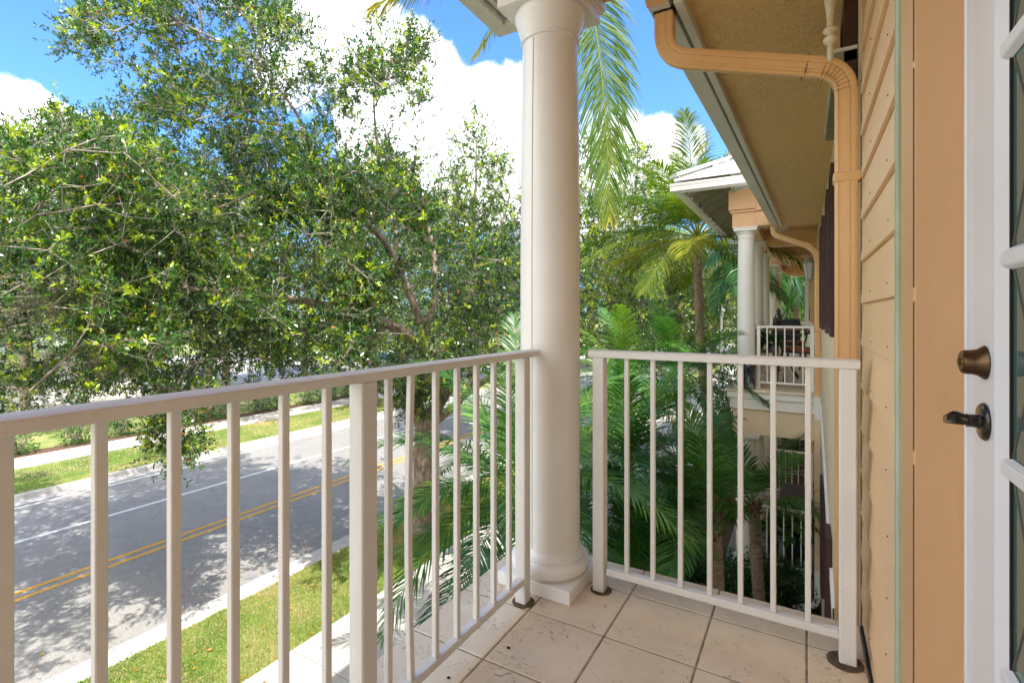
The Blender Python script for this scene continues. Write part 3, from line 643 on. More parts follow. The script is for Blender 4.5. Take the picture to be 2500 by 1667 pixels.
# ================================================================ NEIGHBOURING BALCONY UNITS
def round_column(par, x, y, z0, z1, r=.14, m='white', seg=32, lower=False):
    H = z1-z0
    c_ = MB().lathe([(r,.12),(r,H*.55),(r*.93,H*.85),(r*.9,H-.16)], (x,y,z0), seg).build('column', M[m], par, auto=30)
    MB().box(x-r*1.3, y-r*1.3, z0+.001, x+r*1.3, y+r*1.3, z0+.055).build('plinth', M[m], c_, bevel=.003)
    MB().lathe([(r*1.15,.055),(r*1.3,.075),(r*1.3,.10),(r*1.15,.12),(r*1.1,.135),(r,.15)], (x,y,z0), seg).build('column_base', M[m], c_, auto=40)
    mb = MB(); mb.lathe([(r*.9,H-.18),(r*.98,H-.175),(r*.98,H-.155),(r*.92,H-.15),(r*.95,H-.12),(r*1.15,H-.075),(r*1.22,H-.06)], (x,y,z0), seg)
    mb.build('capital', M[m], c_, auto=40)
    mb = MB(); mb.box(x-r*1.28, y-r*1.28, z1-.06, x+r*1.28, y+r*1.28, z1-.02); mb.box(x-r*1.38, y-r*1.38, z1-.02, x+r*1.38, y+r*1.38, z1-.001); mb.build('abacus', M[m], c_, bevel=.003)
    return c_
def unit(cy, xc, label, gx=-1.9, ov=.88, low=True, roof=True):
    ya, yb = cy[0], cy[-1]
    U = thing('balcony_wing', (xc, ya, G), label, 'building')
    zb = 2.70
    for y in cy: round_column(U, xc, y, 0, zb)
    bx0, bx1 = xc-.20, xc+.16
    # entablature: front beam, near and far returns, cross beams
    mb = MB(); mb.box(bx0, ya-.18, zb, bx1, yb+.18, zb+.24); mb.box(bx0-.03, ya-.21, zb+.24, bx1+.03, yb+.21, zb+.28); mb.box(bx0-.05, ya-.24, zb+.285, bx1, yb+.2, zb+.62)
    mb.box(bx1, ya-.18, zb, WX-.01, ya+.16, zb+.24); mb.box(bx1, ya-.235, zb+.245, WX-.01, ya+.14, zb+.60)
    mb.build('beam', M['tan'], U, bevel=.004)
    for y in cy[1:]+[yb+.9]:
        mb = MB(); x0 = bx1; mb.prism([(x0,zb+.20),(x0,zb-.0),(x0+.03,zb-.0),(x0+.06,zb-.05),(x0+.09,zb-.09),(x0+.14,zb-.11),(WX-.012,zb-.11),(WX-.012,zb+.20)], (0,y-.10,0), (0,y+.10,0), (1,0,0), (0,0,1)); mb.build('cross_beam', M['pipe'], U)
    MB().box(bx1+.002, ya+.17, zb+.205, WX-.01, yb+.17, zb+.235).build('ceiling', M['soffit'], U)
    # floor slab with white band
    MB().box(xc-.30, ya-.30, -.045, WX-.005, yb+.30, 0).build('floor_tiles', M['coral'], U, bevel=.008)
    MB().box(xc-.27, ya-.27, -.15, WX-.005, yb+.27, -.0455).build('slab_band', M['white'], U, bevel=.006)
    MB().box(xc-.23, ya-.23, -.33, WX-.005, yb+.23, -.151).build('slab_band', M['white'], U, bevel=.006)
    MB().box(xc-.19, ya-.19, -.75, WX-.01, yb+.19, -.331).build('lower_beam', M['cream'], U, bevel=.006)
    if low:
        for y in cy: round_column(U, xc, y, -2.98, -.752, .165, 'cream' if False else 'white')
        MB().box(xc-.35, ya-.35, G-.05, WX-.005, yb+.35, -2.98).build('porch_plinth', M['cement'], U, bevel=.01)
    if roof:
        gy = ya-ov; gz = 3.27; ye = yb+ov
        pk = [(0,0),(.10,0),(.10,.115),(-.03,.115),(-.025,.09),(-.008,.06),(-.004,.02)]
        mb = MB(); mb.prism(pk, (gx,gy-.0,gz), (gx,ye,gz), (1,0,0), (0,0,1)); mb.build('gutter', M['white'], U)
        mb = MB(); mb.prism(pk, (gx-.03,gy-.001,gz+.001), (-.28,gy-.001,gz+.001), (0,1,0), (0,0,1)); mb.build('gutter', M['white'], U)
        mb = MB(); mb.box(gx+.115, gy+.11, gz-.015, gx+.15, ye, gz+.12); mb.box(gx+.152, gy+.11, gz-.015, 1, gy+.145, gz+.12); mb.build('fascia', M['grey'], U)
        y = gy+.55
        while y < ye: MB().bar((gx+.15, y, gz+.04), (bx0-.05, y, gz+.37), .05, .14).build('rafter', M['olive'], U, bevel=.003); y += .52
        mb = MB(); mb.bar((gx+.18, gy+.18, gz+.03), (bx0+.05, ya-.1, gz+.40), .06, .17); mb.build('hip_rafter', M['olive'], U, bevel=.003)
        mb = MB(); xx = -1.02
        mb.prism([(0,.0),(0,.24),(.55,.42),(.55,.10),(.10,-.04)], (xx,gy+.15,gz-.04), (xx+.07,gy+.15,gz-.04), (0,1,0), (0,0,1)); mb.build('rafter_tail', M['olive'], U, bevel=.004)
        for x_ in (-.45,): 
            mb = MB(); mb.bar((x_, gy+.15, gz+.04), (x_, ya-.2, gz+.37), .05, .14); mb.build('rafter', M['olive'], U, bevel=.003)
        # boarded underside, then the metal
        s_ = .52; X1 = 1.8; run = X1-gx; tz = gz+.17
        mb = MB(); mb.add([(gx+.03,gy+.03,tz),(gx+.03,ye,tz),(X1,ye,tz+s_*run),(X1,gy+run,tz+s_*run),(3,gy+run,tz+s_*run),(3,gy+.03,tz)], [(0,3,2,1),(0,5,4,3)])
        rf = mb.build('roof', M['metalroof'], U); md = rf.modifiers.new('s', 'SOLIDIFY'); md.thickness = .035; md.offset = 1
        mb = MB(); y = gy+.6
        while y < ye-.1:
            t_ = min(run, y-gy); mb.bar((gx+.03,y,tz+.055), (gx+.03+t_,y,tz+.055+s_*t_), .025, .045); y += .45
        x = gx+.6
        while x < .6: t_ = x-gx; mb.bar((x,gy+.03,tz+.055), (x,gy+.03+t_,tz+.055+s_*t_), .025, .045); x += .45
        mb.build('seam', M['metalroof'], rf)
        mb = MB(); n_ = 5
        for k in range(n_):
            a_, b_ = k/n_, (k+1)/n_-.01
            mb.bar((gx+.02+a_*run, gy+.02+a_*run, tz+.075+s_*a_*run+.012), (gx+.02+b_*run, gy+.02+b_*run, tz+.07+s_*b_*run), .22, .05)
        mb.build('hip_cap', M['metalroof'], rf)
    return U
M['cement'] = mat('painted_cement', (.36,.33,.28), .85, (.24,.22,.19), 6, detail=10, bump=2, bscale=50)
U1 = unit([9.35, 11.3, 13.35], -.86, 'two-storey balcony wing with white round columns and hipped metal roof, nearest beyond our balcony')
U2 = unit([16.6, 18.9], -.80, 'farther balcony wing whose two columns show in the gap beside the wall', low=True)
# pipe off the far gutter of the first wing
pp = [(-.28,14.6,2.66),(-.28,14.55,2.5),(.16,14.9,2.15),(.16,14.9,-3)]
mb = MB(); mb.prism([(0,0),(.09,0),(.09,.12),(-.03,.12)], (-.40,13.8,2.66), (-.36,16.1,2.66), (1,0,0), (0,0,1)); mb.prism([(.11,0),(.15,0),(.15,.14),(.11,.14)], (-.40,13.8,2.66), (-.36,16.1,2.66), (1,0,0), (0,0,1)); mb.build('gutter', M['white'], U2)
mb = MB(); mb.box(-.25, 13.75, 2.70, WX-.01, 16.2, 2.75); mb.build('soffit', M['soffit'], U2)
pipe('downspout', pp, .075, U2, r=.2)
mb = MB(); mb.prism([(0,0),(.09,0),(.09,.12),(-.03,.12)], (-.40,19.5,2.66), (-.36,22,2.66), (1,0,0), (0,0,1)); mb.build('gutter', M['white'], U2)
MB().box(-.25, 19.4, 2.70, WX-.01, 22, 2.75).build('soffit', M['soffit'], U2)
MB().box(-.0, 21.0, 0, .12, 21.1, 2.7).build('corner_post', M['white'], U2)

def rail_x(x0, x1, y, z, label, m='white', n=None, h=1.05, grp=None, post='l'):
    T = thing('balcony_railing', ((x0+x1)/2, y, z), label, 'railing', grp)
    MB().box(x0, y-.022, z+h-.04, x1, y+.022, z+h).build('top_rail', M[m], T, bevel=.004)
    MB().box(x0, y-.017, z+.09, x1, y+.017, z+.12).build('bottom_rail', M[m], T)
    for x_ in (x0+.03, x1-.03): MB().box(x_-.026, y-.026, z, x_+.026, y+.026, z+h-.04).build('post', M[m], T)
    n = n or int((x1-x0-.06)/.113)
    for i in range(1, n): x_ = x0+.03+(x1-x0-.06)*i/n; MB().box(x_-.0095, y-.0095, z+.12, x_+.0095, y+.0095, z+h-.04).build('baluster', M[m], T)
    return T
def rail_y(x, y0, y1, z, label, m='white', h=1.05, grp=None):
    T = thing('balcony_railing', (x, (y0+y1)/2, z), label, 'railing', grp)
    MB().box(x-.022, y0, z+h-.04, x+.022, y1, z+h).build('top_rail', M[m], T)
    MB().box(x-.017, y0, z+.09, x+.017, y1, z+.12).build('bottom_rail', M[m], T)
    for y_ in (y0+.03, y1-.03): MB().box(x-.026, y_-.026, z, x+.026, y_+.026, z+h-.04).build('post', M[m], T)
    n = int((y1-y0)/.113)
    for i in range(1, n): y_ = y0+.03+(y1-y0-.06)*i/n; MB().box(x-.0095, y_-.0095, z+.12, x+.0095, y_+.0095, z+h-.04).build('baluster', M[m], T)
    return T
gR = 'white railings of the neighbouring balconies'
rail_x(-.70, .13, 9.33, 0, 'white railing on the near end of the upper balcony, before the table and chair', grp=gR)
rail_x(-.68, .16, 13.35, 0, 'white railing at the far end of the neighbour\'s upper balcony, behind the chair', grp=gR)
rail_y(-.86, 9.55, 11.12, 0, 'white upper railing along the street edge, between the neighbour\'s first two columns', grp=gR)
rail_y(-.86, 11.5, 13.15, 0, 'white upper railing along the street edge, between the neighbour\'s second and third columns', grp=gR)
rail_x(-.66, .16, 16.6, 0, 'upper railing of the farther wing, its top just showing over the neighbour\'s', grp=gR)
rail_x(-.70, .10, 9.33, -2.98, 'white railing on the near end of the ground-floor porch, above the hedge', grp=gR)
rail_x(-.68, .16, 13.35, -2.98, 'white railing across the far end of the ground-floor porch, backed by red flowers', grp=gR)
rail_x(-.66, .16, 16.6, -2.98, 'farthest white ground-floor railing, seen above the flower bushes', grp=gR)
rail_y(-.90, 9.6, 11.1, -2.98, 'white ground-floor railing along the street edge, left of the first lower column', grp=gR)
rail_y(-.90, 11.55, 13.1, -2.98, 'white ground-floor railing along the street edge, deeper behind the palm fronds', grp=gR)
lantern(.07, 10.9, 1.48, 'pale green wall lantern on the far balcony wall, under the orange cross beams', 1.15, 'lampmetal')
lantern(.07, 12.0, -1.75, 'pale wall lantern on the ground-floor porch wall', .9, 'lampmetal')

# ---------------- furniture on the neighbour's balcony
def chair(x, y, z, rz, label, grp=None):
    T = thing('patio_chair', (x, y, z), label, 'chair', grp); c_, s_ = math.cos(rz), math.sin(rz)
    def W(p): return (x+p[0]*c_-p[1]*s_, y+p[0]*s_+p[1]*c_, z+p[2])
    def tb(name, pts, r, m='iron'): mb = MB(); mb.tube([W(p) for p in arc_path(pts, .12)], r, 8); return mb.build(name, M[m], T, smooth=True)
    mb = MB(); vs = [(-.26,-.25,.60),(.26,-.25,.60),(.26,.25,.58),(-.26,.25,.58),(-.26,-.25,.67),(.26,-.25,.67),(.26,.25,.65),(-.26,.25,.65)]
    mb.add([W(v) for v in vs], [(0,3,2,1),(4,5,6,7),(0,1,5,4),(1,2,6,5),(2,3,7,6),(3,0,4,7)]); mb.build('cushion', M['cushion'], T, bevel=.025, segs=3)
    mb = MB(); vs = [(-.24,.24,.66),(.24,.24,.66),(.24,.36,1.14),(-.24,.36,1.14),(-.24,.255,.66),(.24,.255,.66),(.24,.375,1.14),(-.24,.375,1.14)]
    mb.add([W(v) for v in vs], [(3,2,1,0),(4,5,6,7),(0,1,5,4),(1,2,6,5),(2,3,7,6),(3,0,4,7)]); mb.build('backrest', M['mesh'], T, bevel=.01)
    for s in (-1, 1):
        tb('arm', [(s*.25,.36,1.13),(s*.27,.25,.98),(s*.29,.0,.86),(s*.29,-.26,.90),(s*.28,-.33,.80),(s*.28,-.24,.70),(s*.27,-.1,.60)], .016)
        tb('leg', [(s*.25,-.24,.60),(s*.27,-.30,.3),(s*.27,-.33,.0)], .018); tb('leg', [(s*.25,.24,.60),(s*.26,.26,.3),(s*.27,.38,.0)], .018)
        tb('back_post', [(s*.25,.22,.56),(s*.25,.30,.9),(s*.25,.37,1.16)], .015)
    tb('stretcher', [(-.26,-.30,.25),(.26,-.30,.25)], .011); tb('stretcher', [(-.26,.28,.25),(.26,.28,.25)], .011)
    mb = MB(); mb.tube([W(p) for p in [(-.25,-.25,.585),(.25,-.25,.585),(.25,.25,.57),(-.25,.25,.57),(-.25,-.25,.585)]], .016, 6); mb.build('seat_frame', M['iron'], T)
    return T
chair(-.06, 10.15, 0, R(-100), 'high black metal patio chair with rust cushion beside the wall on the neighbour\'s balcony', 'patio chairs at the high table')
chair(-.30, 12.5, 0, R(10), 'second black patio chair, half hidden behind the table on the neighbour\'s balcony', 'patio chairs at the high table')
T = thing('bar_table', (-.34, 11.35, 0), 'high dark metal table with scrolled legs on the neighbour\'s balcony', 'table')
MB().lathe([(.40,.925),(.42,.93),(.42,.955),(.40,.96)], (-.34,11.35,0), 32).build('tabletop', M['wood'], T, auto=40)
for k in range(4):
    a = R(45+90*k); mb = MB(); f = lambda r, z: (-.34+r*math.cos(a), 11.35+r*math.sin(a), z)
    mb.tube(arc_path([f(.30,.92), f(.34,.75), f(.10,.62), f(.06,.45), f(.14,.2), f(.32,.0)], .15), .014, 8); mb.build('leg', M['iron'], T, smooth=True)
T = thing('lantern_ornament', (-.45, 11.2, .96), 'dark bird-shaped lantern standing on the high table', 'ornament')
MB().lathe([(.05,0),(.055,.03),(.03,.06),(.06,.12),(.075,.2),(.06,.27),(.03,.30),(.04,.33),(.035,.37),(.01,.40)], (-.45,11.2,.96), 20).build('body', M['pot'], T, auto=40)
MB().box(-.47,11.13,1.31,-.43,11.18,1.335).build('beak', M['iron'], T, bevel=.008)
T = thing('plant_stand', (-.62, 9.95, 0), 'low slatted wooden plant stand behind the neighbour\'s near railing', 'stand')
MB().box(-.80, 9.80, .56, -.40, 10.1, .60).build('shelf', M['wood'], T, bevel=.004)
for sx in (-.78,-.42):
    for sy in (9.82,10.08): MB().box(sx-.015, sy-.015, 0, sx+.015, sy+.015, .56).build('leg', M['wood'], T)
T = thing('glazed_vase', (-.80, 9.16, 0), 'black and grey glazed vase on the outer ledge of the neighbour\'s balcony', 'vase')
MB().lathe([(.085,0),(.10,.02),(.105,.08),(.10,.15),(.085,.22),(.095,.30),(.115,.36),(.11,.42),(.07,.47),(.055,.50),(.07,.53)], (-.80,9.16,.002), 28).build('vase_body', M['pot'], T, auto=50)

# ---------------- leafy things: batches of leaves baked into one mesh per crown
def unit_v(a): return a/np.maximum(np.linalg.norm(a, axis=-1, keepdims=True), 1e-9)
def leaves(P, D, S, W_=.42, fold=.18, tint=None, jitter=0):
    """one folded four-sided leaf per row: base P, direction D, length S"""
    n = len(P); D = unit_v(D); r = rng.normal(size=(n,3))*.5+np.array([.1,-.1,1.]); side = unit_v(np.cross(D, r)); nrm = np.cross(side, D)
    S = np.asarray(S).reshape(-1,1); w_ = S*W_/2
    v0 = P; v2 = P+D*S; mid = P+D*S*.55
    v1 = mid+side*w_+nrm*w_*fold*2; v3 = mid-side*w_+nrm*w_*fold*2
    V = np.stack([v0,v1,v2,v3], 1).reshape(-1,3); Q = np.arange(n*4).reshape(-1,4)
    return V, Q, (tint if tint is not None else rng.random(n))
def rosettes(T_, dirs, nl, size, spread=.9, twl=.22, sub=5):
    """leaf rosettes on little side shoots round every tip"""
    n = len(T_); P = []; D = []; TT = []; id_ = []
    tw = []
    for k in range(sub):
        d = unit_v(dirs+rng.normal(size=(n,3))*spread); ln = twl*(.5+rng.random((n,1)))
        e = T_+d*ln; tw.append((T_.copy(), e.copy()))
        for j in range(nl):
            t = rng.random((n,1))**.45
            p = T_+d*ln*t; dd = unit_v(d*.75+rng.normal(size=(n,3))*.75+np.array([0,0,.12])); P.append(p); D.append(dd); id_.append(np.arange(n)*100+k)
    return np.concatenate(P), np.concatenate(D), np.concatenate(id_), tw
def sticks(A, Bq, r0, r1, n=3):
    """thin tapering twigs as n-sided frusta"""
    A = np.asarray(A); Bq = np.asarray(Bq); m = len(A); d = unit_v(Bq-A); q = unit_v(np.cross(d, np.array([.31,.87,.12]))); w_ = np.cross(d, q)
    r0 = np.broadcast_to(np.asarray(r0).reshape(-1,1), (m,1)); r1 = np.broadcast_to(np.asarray(r1).reshape(-1,1), (m,1))
    V = []
    for P_, r_ in ((A, r0), (Bq, r1)):
        for k in range(n):
            a = 2*math.pi*k/n; V.append(P_+(q*math.cos(a)+w_*math.sin(a))*r_)
    V = np.stack(V, 1).reshape(-1,3); base = np.arange(m)[:,None]*2*n
    Q = np.concatenate([np.stack([base[:,0]+k, base[:,0]+(k+1) % n, base[:,0]+n+(k+1) % n, base[:,0]+n+k], 1) for k in range(n)])
    return V, Q
def grow(skel, targets, step=.3, sag=.12, bias=.35, tipr=.0045, maxr=.07):
    """attach every target to the nearest limb so that wood branches and forks; returns twigs and tip directions"""
    P = [np.array(p) for p in skel]; L_ = [0.]*len(P); par = [-1]*len(P); Ns = len(P)
    sk = np.array(P); d0 = np.min(np.linalg.norm(targets[:,None,:]-sk[None], axis=2), axis=1); order = np.argsort(d0)
    cap_ = Ns+len(targets)*12; A = np.zeros((cap_,3)); A[:Ns] = sk; pl = np.zeros(cap_); n = Ns; par = -np.ones(cap_, int); tips = np.zeros(len(targets), int)
    for ti in order:
        t = targets[ti]; d = np.linalg.norm(A[:n]-t, axis=1); c = d+bias*pl[:n]; i = int(np.argmin(c)); L0 = d[i]
        k = max(1, min(11, int(L0/step))); prev = i; a = A[i].copy(); off = rng.normal(size=3)*L0*.10; off[2] = abs(off[2])*.5+L0*sag*.6
        for j in range(1, k+1):
            s = j/k; q = a*(1-s)+t*s+off*math.sin(math.pi*s)+rng.normal(size=3)*.018*(s < 1)
            A[n] = q; par[n] = prev; pl[n] = pl[prev]+L0/k; prev = n; n += 1
        tips[ti] = prev
    w_ = np.zeros(n); isleaf = np.ones(n, bool); isleaf[par[:n][par[:n] >= 0]] = False; w_[isleaf] = 1
    for i in range(n-1, Ns-1, -1):
        if par[i] >= 0: w_[par[i]] += w_[i]
    r = np.minimum(maxr, tipr*np.power(np.maximum(w_, 1), .44))
    e = np.arange(Ns, n); pr = par[e]
    rp = np.where(pr >= Ns, r[pr], r[e]*1.15); rp = np.minimum(rp, r[e]*1.5)
    dirs = unit_v(A[tips]-A[par[tips]])
    return A[pr], A[e], rp, r[e], A[tips], dirs
def poly_points(poly, n, d0, d1, dfun=None, hole=None, bunch=0, nb=60):
    """points spread through a volume: an irregular outline with real depth behind it"""
    xs_ = [p[0] for p in poly]; ys_ = [p[1] for p in poly]; out = []
    def inside(x, y, pg):
        c = False; j = len(pg)-1
        for i in range(len(pg)):
            if (pg[i][1] > y) != (pg[j][1] > y) and x < (pg[j][0]-pg[i][0])*(y-pg[i][1])/(pg[j][1]-pg[i][1])+pg[i][0]: c = not c
            j = i
        return c
    cent = []
    while len(cent) < nb:
        x, y = random.uniform(min(xs_), max(xs_)), random.uniform(min(ys_), max(ys_))
        if inside(x, y, poly): cent.append((x, y, random.uniform(d0, d1)))
    while len(out) < n:
        if random.random() < bunch:
            c = random.choice(cent); x = random.gauss(c[0], 28); y = random.gauss(c[1], 22); dp = random.gauss(c[2], .4)
            if not inside(x, y, poly): continue
        else:
            x, y = random.uniform(min(xs_), max(xs_)), random.uniform(min(ys_), max(ys_)); dp = random.uniform(d0, d1)
            if not inside(x, y, poly): continue
        if hole and any(((x-h[0])/h[2])**2+((y-h[1])/h[3])**2 < 1 for h in hole) and random.random() < .93: continue
        if dfun: dp = dfun(x, y, dp)
        out.append(at(x, y, dp))
    return np.array([tuple(p) for p in out])
def tree(label, limbs, targets, leafmat='oak', nl=9, sub=5, size=.055, twl=.2, young=.16, group='live oaks shading the street', tipr=.0045, name='oak_tree', spread=.9, bare=0, twigr=.0022):
    base = Vector(limbs[0][0][0])
    T = thing(name, base, label, 'tree', group)
    # limbs as smooth, knobbly tapering tubes
    mb = MB(); sk = []
    for pts, r0, r1 in limbs:
        P = [Vector(p) for p in pts]; n = len(P); path = []
        for i in range(n-1):
            p0, p1, p2, p3 = P[max(i-1,0)], P[i], P[i+1], P[min(i+2,n-1)]; m_ = max(3, int((p2-p1).length/.12))
            for k in range(m_):
                t = k/m_; path.append(.5*((2*p1)+(p2-p0)*t+(2*p0-5*p1+4*p2-p3)*t*t+(3*p1-p0-3*p2+p3)*t**3))
        path.append(P[-1]); m_ = len(path)
        path = [p+Vector((mnoise.noise(p*1.3),mnoise.noise(p*1.3+Vector((9,9,9))),0))*.05 for p in path]
        rr = [(r0+(r1-r0)*(i/(m_-1)))*(1+.10*mnoise.noise(path[i]*3.1)) for i in range(m_)]
        mb.tube(path, 1, 14, rr=rr)
        sk += [tuple(p) for p in path[::2] if p.z > G+1.5]
    o = mb.build('trunk', M['bark'], T, smooth=True)
    A, Bq, ra, rb, tips, dirs = grow(sk, targets, tipr=tipr)
    V, Q = sticks(A, Bq, ra, rb, 4)
    up = dirs+np.array([0,0,.25])
    P, D, ids, tw = rosettes(tips, up, nl, size, spread=spread, twl=twl, sub=sub)
    if bare:
        keep = (ids//100) % 1000 >= 0
    TA = np.concatenate([t[0] for t in tw]); TB = np.concatenate([t[1] for t in tw]); V2, Q2 = sticks(TA, TB, twigr, twigr*.6, 3)
    npmesh('branches', np.concatenate([V, V2]), np.concatenate([Q, Q2+len(V)]), M['twig'], T)
    uid, inv = np.unique(ids, return_inverse=True); h = rng.random(len(uid)); yg = h < young
    lo = rng.random(len(uid))*.5
    tn = np.where(yg, .72+rng.random(len(uid))*.22, lo)[inv]+rng.normal(size=len(P))*.06
    tn = np.where(rng.random(len(P)) < .006, .99, np.clip(tn, 0, .95))
    V, Q, tn = leaves(P, D, size*(.7+.6*rng.random(len(P)))*np.where(yg[inv], 1.1, 1), tint=tn)
    npmesh('crown', V, Q, M[leafmat], T, tint=tn)
    return T

# ================================================================ TREES
A1 = [at(968,1245,10.5), at(972,1100,10.5), at(974,985,10.5)]
limbs = [
 (A1, .25, .20),
 ([at(974,1000,10.5), at(960,930,10.5), at(965,830,10.4), at(945,775,10.2), at(890,745,9.8), at(820,722,9.3), at(700,692,8.8), at(560,676,8.4), at(420,660,8.0)], .15, .035),
 ([at(962,850,10.4), at(975,760,10.5), at(1000,680,10.6), at(992,560,10.8), at(960,470,11), at(930,380,11.2)], .09, .02),
 ([at(978,990,10.5), at(1010,920,10.6), at(1045,860,10.8), at(1075,810,11.1), at(1140,785,11.5), at(1230,740,12)], .16, .07),
 ([at(982,985,10.5), at(1040,935,10.4), at(1090,890,10.5), at(1150,850,10.8), at(1220,800,11)], .09, .05),
 ([at(965,745,10.3), at(930,640,10.2), at(905,590,10.1), at(868,540,10), at(805,480,9.8), at(745,400,9.6), at(702,322,9.5), at(655,290,9.2), at(610,284,8.9), at(520,262,8.6)], .085, .018),
 ([at(702,322,9.5), at(688,270,9.5), at(650,215,9.3), at(600,150,9.2)], .035, .012),
 ([at(905,590,10.1), at(905,520,10.3), at(880,430,10.4), at(862,300,10.5), at(862,200,10.6), at(872,90,10.7)], .045, .012),
 ([at(890,745,9.8), at(830,790,9.4), at(760,820,9.2)], .05, .012),
 ([at(440,830,7.4), at(410,870,7.1), at(395,930,6.9)], .012, .008),
 ([at(745,400,9.6), at(640,420,9.0), at(520,470,8.4), at(400,500,8.0)], .03, .012),
 ([at(820,722,9.3), at(740,600,9.2), at(640,560,9.0), at(540,540,8.6)], .04, .014)]
up_poly = [(140,95),(175,20),(240,-60),(420,-90),(640,-40),(700,60),(730,110),(790,160),(850,60),(940,50),(985,100),(960,170),(990,215),(960,290),(970,360),(940,470),(820,520),(600,480),(420,360),(330,300),(270,250),(240,160),(150,130)]
low_poly = [(250,330),(600,300),(960,420),(1010,520),(1190,560),(1195,790),(1060,870),(930,915),(760,880),(640,870),(520,880),(440,910),(330,905),(300,870),(200,860),(150,700),(140,520)]
t1 = poly_points(up_poly, 1150, 8.0, 10.8, bunch=.65, nb=70, hole=[(760,40,60,90),(320,90,50,60),(450,330,70,30),(700,230,40,40),(930,300,40,60),(190,190,40,60),(560,60,40,30)])
t2 = poly_points(low_poly, 1950, 7.2, 11.5, bunch=.82, nb=120, hole=[(890,560,50,60),(940,700,60,60),(690,700,90,22)])
t3 = poly_points([(300,880),(450,890),(460,960),(440,1040),(400,1068),(340,1010),(300,930)], 42, 6.6, 7.2)
t4 = poly_points([(880,860),(1080,850),(1060,905),(960,960),(900,930)], 50, 9.6, 10.4)
tree('big live oak with forked trunk behind the long railing, crown filling the left', limbs, np.concatenate([t1, t2, t3, t4]), nl=14, sub=7, size=.060, twl=.28, young=.15, twigr=.003)
# second oak, trunk out of the picture to the left
b0 = Vector((-8.0, -1.2, G))
limbs = [([b0, b0+Vector((.1,.2,1.6)), b0+Vector((0,.5,2.8))], .24, .18),
 ([b0+Vector((0,.5,2.6)), b0+Vector((.1,1.4,3.6)), at(-60,480,8.4), at(40,530,8.6), at(110,560,9.0), at(200,575,9.4)], .10, .015),
 ([b0+Vector((0,.5,2.6)), b0+Vector((-.5,1.4,4.6)), at(-80,380,9), at(60,360,9.4), at(200,330,9.8)], .10, .02),
 ([b0+Vector((0,.5,2.7)), b0+Vector((.2,1.5,3.2)), at(-80,760,7.6), at(60,735,7.8), at(170,705,8.0)], .06, .012),
 ([at(200,575,9.4), at(300,600,9.4), at(420,610,9.4)], .03, .012)]
poly = [(-260,260),(-100,240),(10,275),(70,300),(130,265),(200,250),(290,270),(360,330),(420,420),(460,600),(400,760),(300,880),(160,930),(30,945),(-120,940),(-300,800)]
t1 = poly_points(poly, 1400, 5.8, 9.8, bunch=.8, nb=90, hole=[(200,620,70,26),(60,665,90,40)])
t1 = np.concatenate([t1, np.array([-8.6,.2,2.0])+unit_v(rng.normal(size=(420,3)))*np.array([3.0,2.6,1.7])*rng.random((420,1))**.4])
OL = tree('live oak at the left edge whose crown reaches in from outside the view', limbs, t1, nl=14, sub=7, size=.058, twl=.26, young=.16, twigr=.003)
# bare grey twigs in the gap of that crown
A_, B_ = [], []; ra_ = []; rb_ = []
for i in range(46):
    p0 = at(random.uniform(-60,60), random.uniform(660,760), random.uniform(6.6,8)); p1 = at(random.uniform(130,330), random.uniform(585,740), random.uniform(7,8.6)); md = (p0+p1)/2+Vector((0,0,random.uniform(-.12,.28)))
    r_ = random.uniform(.005,.012); q_ = p0
    for j in range(1, 11):
        t_ = j/10; c_ = p0*(1-t_)**2+md*2*t_*(1-t_)+p1*t_*t_+Vector((random.gauss(0,.012),random.gauss(0,.012),random.gauss(0,.012)))
        A_.append(tuple(q_)); B_.append(tuple(c_)); ra_.append(r_*(1-(t_-.1)*.8)); rb_.append(r_*(1-t_*.8))
        if random.random() < .3: A_.append(tuple(c_)); B_.append(tuple(c_+Vector((random.uniform(-.1,.3),random.uniform(-.1,.3),random.uniform(-.2,.25))))); ra_.append(.004); rb_.append(.002)
        q_ = c_
V_, Q_ = sticks(A_, B_, ra_, rb_, 4); npmesh('bare_branches', V_, Q_, M['twig'], OL)
# oak farther along the near verge, pointed crown left of the column
b0 = Vector((-8.2, 17.5, G))
limbs = [([at(1085,905,18.5), at(1090,760,18.5), at(1088,640,18.5), at(1085,520,18.5)], .20, .09), ([at(1088,640,18.5), at(1040,520,18.2), at(1020,440,18)], .07, .02), ([at(1088,640,18.5), at(1150,520,18.6), at(1170,440,18.8)], .07, .02), ([at(1085,540,18.5), at(1092,420,18.5), at(1094,320,18.5)], .08, .015)]
poly = [(1092,255),(1110,300),(1140,275),(1130,345),(1165,350),(1190,420),(1230,430),(1290,500),(1290,820),(1020,820),(985,640),(985,470),(1000,400),(1030,360),(1050,300),(1075,290)]
t1 = poly_points(poly, 900, 16.5, 20.5, bunch=.4, nb=50)
tree('medium oak with a pointed crown just left of the round column, farther down the street', limbs, t1, leafmat='oak', nl=13, sub=6, size=.095, twl=.45, young=.2, tipr=.007, twigr=.004)
